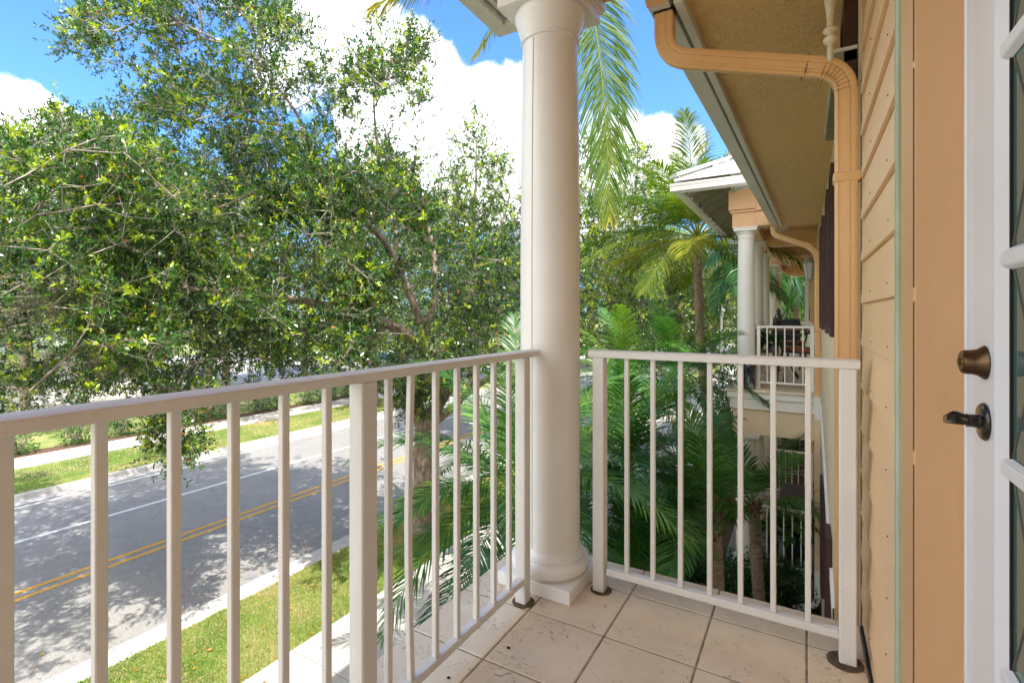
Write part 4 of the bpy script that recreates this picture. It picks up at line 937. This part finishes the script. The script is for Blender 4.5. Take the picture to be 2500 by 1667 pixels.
# oaks right of the column
limbs = [([at(1395,1000,20), at(1400,800,20), at(1410,650,20)], .22, .14), ([at(1410,700,20), at(1370,560,20), at(1360,440,20)], .09, .02), ([at(1410,660,20), at(1450,520,20), at(1465,400,20)], .09, .02)]
poly = [(1290,420),(1335,330),(1365,300),(1400,330),(1440,345),(1480,330),(1500,380),(1545,400),(1560,470),(1530,560),(1500,640),(1480,780),(1300,800)]
t1 = poly_points(poly, 620, 16, 21.5, bunch=.4, nb=60)
tree('bright green oak just right of the round column, behind the hanging palm frond', limbs, t1, nl=13, sub=6, size=.10, twl=.48, young=.35, tipr=.007, twigr=.004)
limbs = [([at(1560,800,31), at(1560,700,31), at(1555,620,31)], .26, .16), ([at(1556,640,31), at(1510,560,31), at(1490,520,31)], .1, .03), ([at(1556,640,31), at(1600,560,31), at(1640,500,31)], .1, .03)]
poly = [(1420,560),(1470,530),(1520,545),(1560,520),(1600,560),(1650,580),(1690,620),(1700,760),(1400,790)]
t1 = poly_points(poly, 560, 27, 34, bunch=.4, nb=50, hole=[(1545,625,16,26),(1590,610,14,20)])
tree('hazy grey-green tree behind the coconut palm trunk', limbs, t1, leafmat='oakfar', nl=14, sub=7, size=.16, twl=.7, young=.10, tipr=.01, twigr=.005)
# background trees across the street and beyond: each its own crown and trunk
bgd = [(-140,33,380,150,'far left'),(120,30,400,140,''),(330,34,400,130,''),(520,30,410,130,''),(700,36,430,120,''),(860,32,440,120,''),(1010,38,470,110,''),(1180,34,520,110,''),(1350,44,560,110,''),(1500,50,590,100,''),(1640,46,590,90,''),(1760,60,600,80,''),(1900,60,590,90,''),(2000,60,560,90,'')]
words = ['at the far left edge','second from the left','third from the left','fourth from the left','fifth from the left','sixth from the left','seventh from the left','left of the round column','right behind the hanging frond','between the column and the coconut palm','behind the coconut palm trunk','behind the street lamp','seen through the neighbour\'s columns','seen past the last column by the wall']
for (px, dp, top, half, _), wd in zip(bgd, words):
    b = at(px, 800, dp); b.z = G
    crown = []
    for i in range(330):
        u_ = random.uniform(-1, 1); h_ = random.random()**.8; wv = math.sqrt(max(0, 1-abs(h_-.42)**1.6*1.4))
        p = at(px+u_*half*wv, top+(820-top)*(1-h_)*.98+random.gauss(0,6), dp+random.uniform(-3,3)); crown.append(tuple(p))
    limbs = [([b, at(px,780,dp), at(px+6,(top+800)/2,dp)], .24, .1), ([at(px,780,dp), at(px-half*.5,(top+800)/2,dp)], .12, .04), ([at(px,780,dp), at(px+half*.5,(top+800)/2-20,dp)], .12, .04)]
    tree('background tree beyond the street, '+wd, limbs, np.array(crown), leafmat='oakfar' if px > 1400 else 'oak', nl=13, sub=6, size=.19 if dp < 40 else .27, twl=.95, young=.10, group='background trees beyond the street', tipr=.012, twigr=.006, name='background_tree')

for px, dp, top, half, wd in [(60,20,470,190,'nearest at the far left, its shade on the far pavement'),(480,22,450,190,'standing in the lawn behind the young shrubs'),(860,25,470,150,'standing in the lawn behind the forked oak trunk')]:
    b = at(px, 800, dp); b.z = G; crown = []
    for i in range(520):
        u_ = random.uniform(-1, 1); h_ = random.random(); wv = math.sqrt(max(0, 1-abs(h_-.4)**1.6*1.4))
        crown.append(tuple(at(px+u_*half*wv, top+(790-top)*(1-h_), dp+random.uniform(-3,3))))
    limbs = [([b, at(px,800,dp), at(px+6,(top+800)/2,dp)], .2, .08), ([at(px,800,dp), at(px-half*.5,(top+800)/2,dp)], .1, .03), ([at(px,800,dp), at(px+half*.5,(top+800)/2-20,dp)], .1, .03)]
    tree('tree across the street, '+wd, limbs, np.array(crown), nl=11, sub=6, size=.13, twl=.6, young=.14, group='background trees beyond the street', tipr=.009, twigr=.005, name='background_tree')

# ================================================================ PALMS
def frond(P0, d0, length, droop, ll, n, par, m, wid=.018, tintb=.3, name='frond', plumose=.35, sag=.3, rach=.010, end_brown=0, up0=(0,0,1), vv=.0, sp0=62, sp1=34):
    """a feather frond: a bending midrib with narrow leaflets down both sides"""
    P = Vector(P0); d = Vector(d0).normalized(); N_ = 26; st = length/N_; pts = [P.copy()]; ds = [d.copy()]
    for i in range(N_):
        d = (d+Vector((0,0,-1))*droop*st*(0.4+1.2*i/N_)).normalized(); P = P+d*st; pts.append(P.copy()); ds.append(d.copy())
    A = np.array([tuple(p) for p in pts]); Dv = np.array([tuple(q) for q in ds])
    t = np.linspace(.16, .995, n); idx = t*N_; i0 = np.floor(idx).astype(int).clip(0, N_-1); f = (idx-i0)[:,None]
    base = A[i0]*(1-f)+A[i0+1]*f; dd = unit_v(Dv[i0]*(1-f)+Dv[i0+1]*f)
    side = unit_v(np.cross(dd, np.array(up0))+1e-6); upv = np.cross(side, dd)
    env = np.sin(np.pi*np.clip(t*.86+.12, 0, 1))**.55; V = []; Q = []; TN = []
    for s in (-1, 1):
        ang = np.radians(sp0-sp1*t)[:,None]
        e = unit_v(side*s*np.sin(ang)+dd*np.cos(ang)+upv*(vv+plumose*(rng.random((n,1))-.35)))+rng.normal(size=(n,3))*.05
        L1 = (ll*env*(.9+.2*rng.random(n)))[:,None]; g_ = np.array([0,0,-1.])
        p0 = base; p1 = base+e*L1*.45; e2 = unit_v(e+g_*sag); p2 = p1+e2*L1*.32; e3 = unit_v(e2+g_*sag*1.3); p3 = p2+e3*L1*.26
        wv = unit_v(np.cross(e, upv)+rng.normal(size=(n,3))*.15)*wid/2
        k = len(V)*0
        vs = np.stack([p0-wv*.4, p0+wv*.4, p1-wv, p1+wv, p2-wv*.75, p2+wv*.75, p3-wv*.08, p3+wv*.08], 1)
        V.append(vs.reshape(-1,3))
        tt = np.clip(tintb+rng.normal(size=n)*.08+(end_brown*(t**4)), 0, .99)
        TN.append(np.repeat(tt, 3))
    V = np.concatenate(V); nn = 2*n; b = np.arange(nn)[:,None]*8
    Q = np.stack([np.concatenate([b, b+1, b+3, b+2], 1), np.concatenate([b+2, b+3, b+5, b+4], 1), np.concatenate([b+4, b+5, b+7, b+6], 1)], 1).reshape(-1,4)
    rv, rq = sticks(A[:-1], A[1:], np.linspace(rach, rach*.2, N_), np.linspace(rach*.95, rach*.15, N_), 5)
    TN = np.concatenate(TN+[np.full(len(rq), .62)])
    return np.concatenate([V, rv]), np.concatenate([Q, rq+len(V)]), TN
def palm(name, label, base, top, r0, r1, nf, length, ll, nleaf, m, group=None, tilt=(.1, 1.9), droop=.5, wid=.02, tint=(.1,.6), bark='palmbark', seed=1, skip=None, boots=True, sag=.3, rach=.012, lean=0, azs=None, extra=None):
    rnd = random.Random(seed); T = thing(name, base, label, 'palm tree', group)
    base = Vector(base); top = Vector(top); n = 26; pts = []; rr = []
    for i in range(n+1):
        t = i/n; p = base.lerp(top, t); p.x += lean*math.sin(t*math.pi); pts.append(p); rr.append((r0+(r1-r0)*t)*(1+.07*(i % 2)))
    mb = MB(); mb.tube(pts, 1, 14, rr=rr); mb.build('trunk', M[bark], T)
    if boots:
        mb = MB()
        for k in range(26):
            a = k*2.4; h = -.02-.016*k*(length/2.2); p = top+Vector((math.cos(a)*r1*.8, math.sin(a)*r1*.8, h)); mb.bar(p, p+Vector((math.cos(a)*r1*.9, math.sin(a)*r1*.9, .11*length/2)), .05*r1/.08, .02, w2=.02)
        mb.build('leaf_bases', M['fibre'], T)
    k = 0
    for i in range(nf):
        a = i*2.39996+rnd.uniform(-.2,.2) if azs is None else azs[i % len(azs)]+rnd.uniform(-.15,.15)
        th = tilt[0]+(tilt[1]-tilt[0])*((i+.5)/nf)**.8+rnd.uniform(-.1,.1)
        d = Vector((math.sin(th)*math.cos(a), math.sin(th)*math.sin(a), math.cos(th)))
        if skip and skip(d): continue
        V, Q, tn = frond(top+d*r1*.5, d, length*rnd.uniform(.85,1.1), droop*rnd.uniform(.8,1.25), ll, nleaf, T, m, wid=wid, tintb=rnd.uniform(*tint), sag=sag, rach=rach)
        npmesh('frond', V, Q, M[m], T, tint=tn)
    for f in (extra or []):
        V, Q, tn = frond(**f, par=T, m=m); npmesh('frond', V, Q, M[m], T, tint=tn)
    return T
gp_ = 'date palms in the bed below the balcony'
def date(px, py, dep, label, nf, length, seed, **k):
    top = at(px, py, dep); b = Vector((top.x+.1, top.y-.05, G))
    return palm('date_palm', label, b, top, .085, .075, nf, length, .38, 66, 'date', gp_, seed=seed, wid=.018, droop=k.pop('droop', .75), tilt=k.pop('tilt', (.15,1.75)), tint=k.pop('tint', (.12,.55)), rach=.008, sag=.22, **k)
date(1200,1150,5.5, 'date palm just beyond the long railing, its fronds crossing in front of the oak trunk', 38, 2.05, 3, tint=(.15,.65))
date(1440,1080,6.6, 'date palm showing on both sides of the round column and the short railing\'s post', 26, 1.8, 5)
date(1640,1185,5.9, 'date palm with a shaggy brown trunk behind the middle of the short railing', 24, 1.6, 8, tint=(.05,.55), skip=lambda d: d.x > .25)
date(1560,880,9.2, 'taller date palm rising above the short railing\'s top rail, below the coconut palm', 22, 1.9, 11, tint=(.1,.5))
date(1730,1150,7.4, 'small date palm leaning toward the neighbour\'s ground-floor porch', 9, 1.2, 13, tint=(.1,.55))
date(1440,880,9.6, 'date palm farther off, its pale fronds showing left of the short railing', 24, 1.9, 17, tint=(.3,.7))
date(1480,1330,5.6, 'low date palm right under the short railing, dark fronds against the tiles', 20, 1.35, 19, tint=(.02,.4), skip=lambda d: d.x > .6)
# coconut palm whose trunk stands behind the round column, its fronds hanging over the eaves
top = at(1284, -170, 6.4); base = at(1270, 700, 6.5); base.z = G
ex = [dict(P0=at(1310,-150,6.3), d0=(at(1345,-60,6.1)-at(1310,-150,6.3)), length=3.75, droop=.75, ll=.76, n=88, wid=.021, tintb=.16, plumose=.25, sag=.34, rach=.017, end_brown=.5, up0=(.5,-.85,.1), vv=.0, sp0=60, sp1=42),
      dict(P0=at(1300,-160,6.9), d0=(at(1345,-60,7.3)-at(1300,-160,6.9)), length=3.3, droop=.95, ll=.7, n=100, wid=.021, tintb=.38, plumose=.3, sag=.34, rach=.017, end_brown=.4, up0=(.5,-.85,.1), sp0=60, sp1=42),
      dict(P0=at(1284,-120,6.4), d0=(at(1130,50,6.0)-at(1284,-120,6.4)), length=2.0, droop=.12, ll=.58, n=84, wid=.022, tintb=.5, plumose=.3, sag=.55, rach=.015, end_brown=.3),
      dict(P0=at(1284,-150,6.4), d0=(at(1000,-90,5.9)-at(1284,-150,6.4)), length=2.75, droop=.14, ll=.62, n=110, wid=.022, tintb=.5, plumose=.3, sag=.5, rach=.015, end_brown=.3)]
palm('coconut_palm', 'tall coconut palm standing behind the round column, its fronds hanging beside the capital', base, top, .12, .10, 12, 2.6, .6, 60, 'coco', tilt=(.1,1.1), droop=.5, wid=.03, tint=(.4,.7), seed=4, sag=.3, skip=lambda d: d.z < .3, extra=ex)
top = at(1602, 545, 13.5); base = at(1650, 900, 13.5); base.z = G
palm('coconut_palm', 'coconut palm with a bare ringed trunk and bushy head, under the neighbour\'s metal roof', base, top, .14, .10, 30, 3.1, .8, 90, 'coco', tilt=(.02,1.9), droop=.27, wid=.026, tint=(.15,.68), seed=9, lean=-.15, sag=.35, rach=.02)
top = at(1705, 590, 23); base = at(1700, 800, 23); base.z = G
palm('fan_palm', 'dark drooping palm half hidden behind the neighbour\'s first column', base, top, .16, .14, 26, 3.0, 1.0, 44, 'date', tilt=(.2,2.4), droop=.75, wid=.05, tint=(.05,.4), seed=21, sag=.7, rach=.02, group='drooping palms far behind the columns')
top = at(1830, 600, 27); base = at(1830, 800, 27); base.z = G
palm('fan_palm', 'drooping palm framed between the last columns and the wall', base, top, .16, .14, 28, 3.2, 1.1, 44, 'date', tilt=(.2,2.4), droop=.7, wid=.055, tint=(.2,.6), seed=22, sag=.7, rach=.02, group='drooping palms far behind the columns')

# ================================================================ SHRUBS
def shrub(label, c, rad, n, size, m='shrub', group=None, name='shrub', tint=(0,.6), stems=7, cat='shrub', flower=0):
    T = thing(name, c, label, cat, group); c = np.array(c); rad = np.array(rad)
    u_ = unit_v(rng.normal(size=(n,3))); u_[:,2] = np.abs(u_[:,2]); r = rng.random((n,1))**.4*(1+.18*np.sin(u_[:,:1]*7+c[0]*3)*np.cos(u_[:,1:2]*6))
    P = c+u_*r*rad; tn = tint[0]+rng.random(n)*(tint[1]-tint[0])
    if flower: tn = np.where(rng.random(n) < flower, .97, tn)
    V, Q, tn = leaves(P, u_+rng.normal(size=(n,3))*.8, size*(.7+.6*rng.random(n)), W_=.5, tint=tn)
    npmesh('foliage', V, Q, M[m], T, tint=tn)
    k = rng.random((stems*3,3))*2-1; k[:,2] = .6+.3*rng.random(stems*3)
    V, Q = sticks(np.repeat(c[None], stems*3, 0)-np.array([0,0,.0]), c+k*rad*.85, .010, .004, 4); npmesh('stems', V, Q, M['twig'], T)
    return T
words = ['leftmost','second from the left','third from the left','fourth from the left','fifth from the left','sixth from the left','seventh from the left','eighth from the left','ninth from the left','tenth from the left','eleventh from the left','farthest']
for i in range(12):
    y = 4.7+1.35*i+random.uniform(-.15,.15)
    shrub('young leafy shrub in mulch across the street, %s' % words[i], (-22.1+random.uniform(-.15,.15), y, G+.0), (.52,.5,.95+random.uniform(-.1,.1)), 520, .10, group='young shrubs in the mulch across the street', tint=(.1,.75))
for i, (px, py, d_) in enumerate([(1755,1300,8.2),(1690,1350,7.6),(1640,1330,8.4),(1800,1370,7.9)]):
    p = at(px, py, d_); p.z = G
    shrub(['clipped dark hedge plant below the ground-floor porch railing','clipped dark hedge plant beside the shaggy palm trunk','dark hedge plant farther left behind the palm','dark hedge plant nearest the coiled hose'][i], p, (.55,.5,.62), 3600, .045, group='dark clipped hedge below the porch', name='hedge_plant', tint=(0,.42), cat='hedge')
for i, (px, d_, h) in enumerate([(1820,13.9,1.15),(1795,15.3,1.5),(1845,14.8,1.2)]):
    p = at(px, 1100, d_); p.z = G+.3
    shrub(['red-flowering bush behind the ground-floor porch, in the middle','red-flowering bush behind the ground-floor porch, left and taller','red-flowering bush behind the ground-floor porch, right by the wall'][i], p, (.6,.6,h), 1500, .09, m='flowerbush', group='red-flowering bushes behind the porch', name='flowering_bush', tint=(0,.45), flower=.09)
p = at(1655, 1090, 12.5); p.z = G
shrub('orange and yellow croton bush between the palms and the porch', p, (.5,.5,1.75), 1400, .15, m='crotonbush', name='croton_bush', tint=(.1,.95))
p = at(1650, 1240, 6.3); p.z = G
shrub('rusty orange croton at the foot of the shaggy palm', p, (.32,.32,1.0), 500, .12, m='crotonbush', name='croton_bush', tint=(.2,.98))
p = at(1690, 780, 19); p.z = G
shrub('bright green shrub tree below the street lamp', p, (1.1,1.1,3.7), 3600, .13, name='shrub', tint=(.2,.8))
def potted(label, x, y, z, r, h, pr, n, size, tint=(.1,.6)):
    T = thing('potted_plant', (x, y, z), label, 'potted plant')
    MB().lathe([(r*.7,0),(r*.75,.01),(r,h*.9),(r*1.05,h),(r*.9,h),(r*.88,h*.93)], (x,y,z+.002), 24).build('pot', M['pot'], T, auto=40)
    c = np.array([x, y, z+h]); u_ = unit_v(rng.normal(size=(n,3))); u_[:,2] = np.abs(u_[:,2])*.9+.1; P = c+u_*pr*rng.random((n,1))**.5
    V, Q, tn = leaves(P, u_+rng.normal(size=(n,3))*.6+np.array([0,0,-.2]), size*(.7+.6*rng.random(n)), W_=.4, tint=tint[0]+rng.random(n)*(tint[1]-tint[0])); npmesh('foliage', V, Q, M['shrub'], T, tint=tn)
    return T
potted('leafy plant in a black pot on the wooden stand, left of the two', -.72, 9.95, .602, .10, .14, .22, 260, .09)
potted('leafy plant in a black pot on the wooden stand, right of the two', -.50, 9.95, .602, .10, .12, .18, 200, .09)
potted('arching plant in a large black pot on the ground-floor porch behind the railing', -.12, 9.75, -2.98, .20, .5, .45, 300, .22, (.3,.75))
potted('small potted plant near the column on the ground-floor porch', -.48, 9.85, -2.98, .10, .3, .2, 60, .10)
T = thing('porch_bench', (-.2, 12.0, -2.98), 'dark brown bench in the shade of the ground-floor porch', 'bench')
MB().box(-.45, 11.4, -2.55, .1, 12.7, -2.50).build('seat', M['brown'], T); MB().box(.06, 11.4, -2.5, .1, 12.7, -2.0).build('backrest', M['brown'], T)
for sx in (-.42, .06):
    for sy in (11.45, 12.65): MB().box(sx-.02, sy-.02, -2.98, sx+.02, sy+.02, -2.55).build('leg', M['brown'], T)
# garden hose
hp = [(.10,9.15,-2.25),(.0,9.1,-2.7),(-.05,9.0,-3.1),(.02,8.8,-3.26),(.10,8.6,-3.27),(.0,8.45,-3.27),(-.25,8.7,-3.26),(-.45,8.95,-3.20),(-.30,8.6,-3.27),(.0,8.3,-3.27),(.12,7.9,-3.27),(.05,7.5,-3.27)]
mb = MB(); mb.tube(arc_path(hp, .25, 6), .014, 8); props(mb.build('garden_hose', M['hose'], smooth=True), 'teal green garden hose trailing over the ground beside the wall', 'hose')
# street lamp
b = at(1657, 780, 26); b.z = G; b2 = at(1657, 712, 26)
T = thing('street_lamp', b, 'white street lamp with a four-sided lantern, left of the neighbour\'s first column', 'street lamp')
h = b2.z-b.z
MB().lathe([(.10,0),(.10,.3),(.06,.4),(.05,h-.45),(.07,h-.42),(.05,h-.38)], b, 14).build('pole', M['white'], T, auto=40)
MB().lathe([(.11,h-.38),(.19,h-.05)], b, 4, flat=True).build('lamp_glass', M['lampglass'], T)
MB().lathe([(.24,h-.05),(.24,h-.02),(.08,h+.14),(.02,h+.22)], b, 4, flat=True).build('lamp_cap', M['white'], T)
# house across the street with a pale green roof
def house(x0, y0, x1, y1, zr, label, wallm='white', roofm='greenroof', hh=2.7):
    T = thing('house', ((x0+x1)/2, (y0+y1)/2, G), label, 'house')
    w_ = MB().box(x0, y0, G, x1, y1, G+hh).build('wall', M[wallm], T)
    mb = MB(); o = .6; xm = (x0+x1)/2; mb.add([(x0-o,y0-o,G+hh),(x1+o,y0-o,G+hh),(x1+o,y1+o,G+hh),(x0-o,y1+o,G+hh),(xm,y0+3,G+hh+zr),(xm,y1-3,G+hh+zr)], [(0,1,4),(1,2,5,4),(2,3,5),(3,0,4,5),(3,2,1,0)])
    rf = mb.build('roof', M[roofm], T)
    mb = MB(); n = int((y1-y0)/.45)
    for k in range(n): yy = y0+.2+k*.45; mb.bar((x1+o, yy, G+hh+.03), (xm, min(max(yy,y0+3),y1-3), G+hh+zr+.03), .04, .05)
    mb.build('roof_seam', M[roofm], rf)
    for k in range(int((y1-y0)/3)):
        MB().box(x1-.02, y0+1+k*3, G+.9, x1+.03, y0+2.2+k*3, G+2.1).build('window', M['glass'], T)
    return T
house(-44, 2.0, -33, 14.0, 1.5, 'low white house with a pale green ribbed roof under the oak leaves')
# parked cars glimpsed in the car park
def car(x, y, rz, col, label):
    T = thing('parked_car', (x, y, G+.03), label, 'car', 'cars parked beyond the street'); c_, s_ = math.cos(rz), math.sin(rz)
    def B_(name, pr, y0, y1, m, par=T, bev=.05):
        mb = MB(); mb.prism(pr, (0,y0,0), (0,y1,0), (1,0,0), (0,0,1)); mb.v = [(x+v[0]*c_-v[1]*s_, y+v[0]*s_+v[1]*c_, G+.03+v[2]) for v in mb.v]; return mb.build(name, m, par, bevel=bev, segs=3)
    cm = mat('car_paint_'+str(len(bpy.data.materials)), col, .25, coat=1)
    bd = B_('body', [(-2.2,.3),(2.2,.3),(2.25,.6),(2.1,.85),(1.2,.95),(-1.9,.98),(-2.25,.8)], -.87, .87, cm)
    B_('cabin', [(-1.75,.97),(1.15,.95),(.5,1.42),(-1.1,1.45)], -.75, .75, M['glass'], bd); B_('roof', [(-1.15,1.44),(.5,1.41),(.3,1.5),(-.9,1.52)], -.7, .7, cm, bd, .02)
    for wx in (-1.4, 1.4):
        for wy in (-.88, .68): 
            mb = MB(); n = 20; mb.prism([(wx+.33*math.cos(2*math.pi*k/n), .33+.33*math.sin(2*math.pi*k/n)) for k in range(n)], (0,wy,0), (0,wy+.2,0), (1,0,0), (0,0,1)); mb.v = [(x+v[0]*c_-v[1]*s_, y+v[0]*s_+v[1]*c_, G+.03+v[2]) for v in mb.v]; mb.build('wheel', M['iron'], T, bevel=.03)
car(-29, 30.5, R(80), (.6,.6,.6), 'silver car parked across the street, glimpsed through the oak')
car(-26, 33, R(80), (.5,.52,.55), 'grey car parked beside the silver one')

# ================================================================ GRASS
def grass(name, x0, x1, y0, y1, n, z, h=.045):
    x = x0+(x1-x0)*rng.random(n); y = y0+(y1-y0)*rng.random(n)
    pat = np.array([mnoise.noise(Vector((a*1.1, b_*1.1, 3))) for a, b_ in zip(x, y)])
    P = np.stack([x, y, np.full(n, z)], 1); D = rng.normal(size=(n,3))*.55; D[:,2] = 1; D = unit_v(D)
    hh = (h*(.6+.8*rng.random(n)))[:,None]; s = unit_v(np.cross(D, rng.normal(size=(n,3))))*.0045
    V = np.stack([P-s, P+s, P+D*hh], 1).reshape(-1,3); T_ = np.arange(n*3).reshape(-1,3)
    pa2 = np.array([mnoise.noise(Vector((a*.45, b_*.35, 8))) for a, b_ in zip(x, y)]); tn = np.clip(.48+pat*.5+pa2*.7+rng.normal(size=n)*.14, 0, .93); tn = np.where(rng.random(n) < .012, .99, tn)
    o = npmesh(name, V, T_, M['blade'], tint=tn, tri=True); return props(o, kind='stuff')
props(grass('grass', -7.72, -5.93, 2.2, 12, 90000, G), 'mown bright green grass on the verge beside the near pavement', 'grass')
props(grass('grass', -19.96, -17.15, 4, 22, 60000, G, .05), 'thin grass on the far verge between kerb and pavement', 'grass')
def litter(name, label, x0, x1, y0, y1, n, z):
    P = np.stack([x0+(x1-x0)*rng.random(n), y0+(y1-y0)*rng.random(n), np.full(n, z)], 1); D = rng.normal(size=(n,3)); D[:,2] *= .15
    V, Q, tn = leaves(P, D, .04+.03*rng.random(n), W_=.5, tint=.97+.02*rng.random(n)); return props(npmesh(name, V, Q, M['oak'], tint=tn), label, 'leaf litter', kind='stuff')
litter('leaf_litter', 'scattered brown oak leaves on the near verge, kerb and pavement', -8.9, -3.5, 1.5, 14, 420, G+.045)
litter('leaf_litter', 'scattered brown oak leaves along the far kerb and verge', -20.5, -15.6, 3, 22, 500, G+.04)
# understorey plants round the palms' feet
def cover(name, x0, x1, y0, y1, n, label):
    x = x0+(x1-x0)*rng.random(n); y = y0+(y1-y0)*rng.random(n); P = np.stack([x, y, np.full(n, G)+rng.random(n)*.25], 1); D = rng.normal(size=(n,3))*.8; D[:,2] = np.abs(D[:,2])+.5
    V, Q, tn = leaves(P, D, .10+.10*rng.random(n), W_=.2, tint=rng.random(n)*.5); o = npmesh(name, V, Q, M['shrub'], tint=tn); return props(o, label, 'ground cover', kind='stuff')
cover('ground_cover', -2.9, -.2, 3, 9.0, 9000, 'low dark green plants covering the bed under the palms')
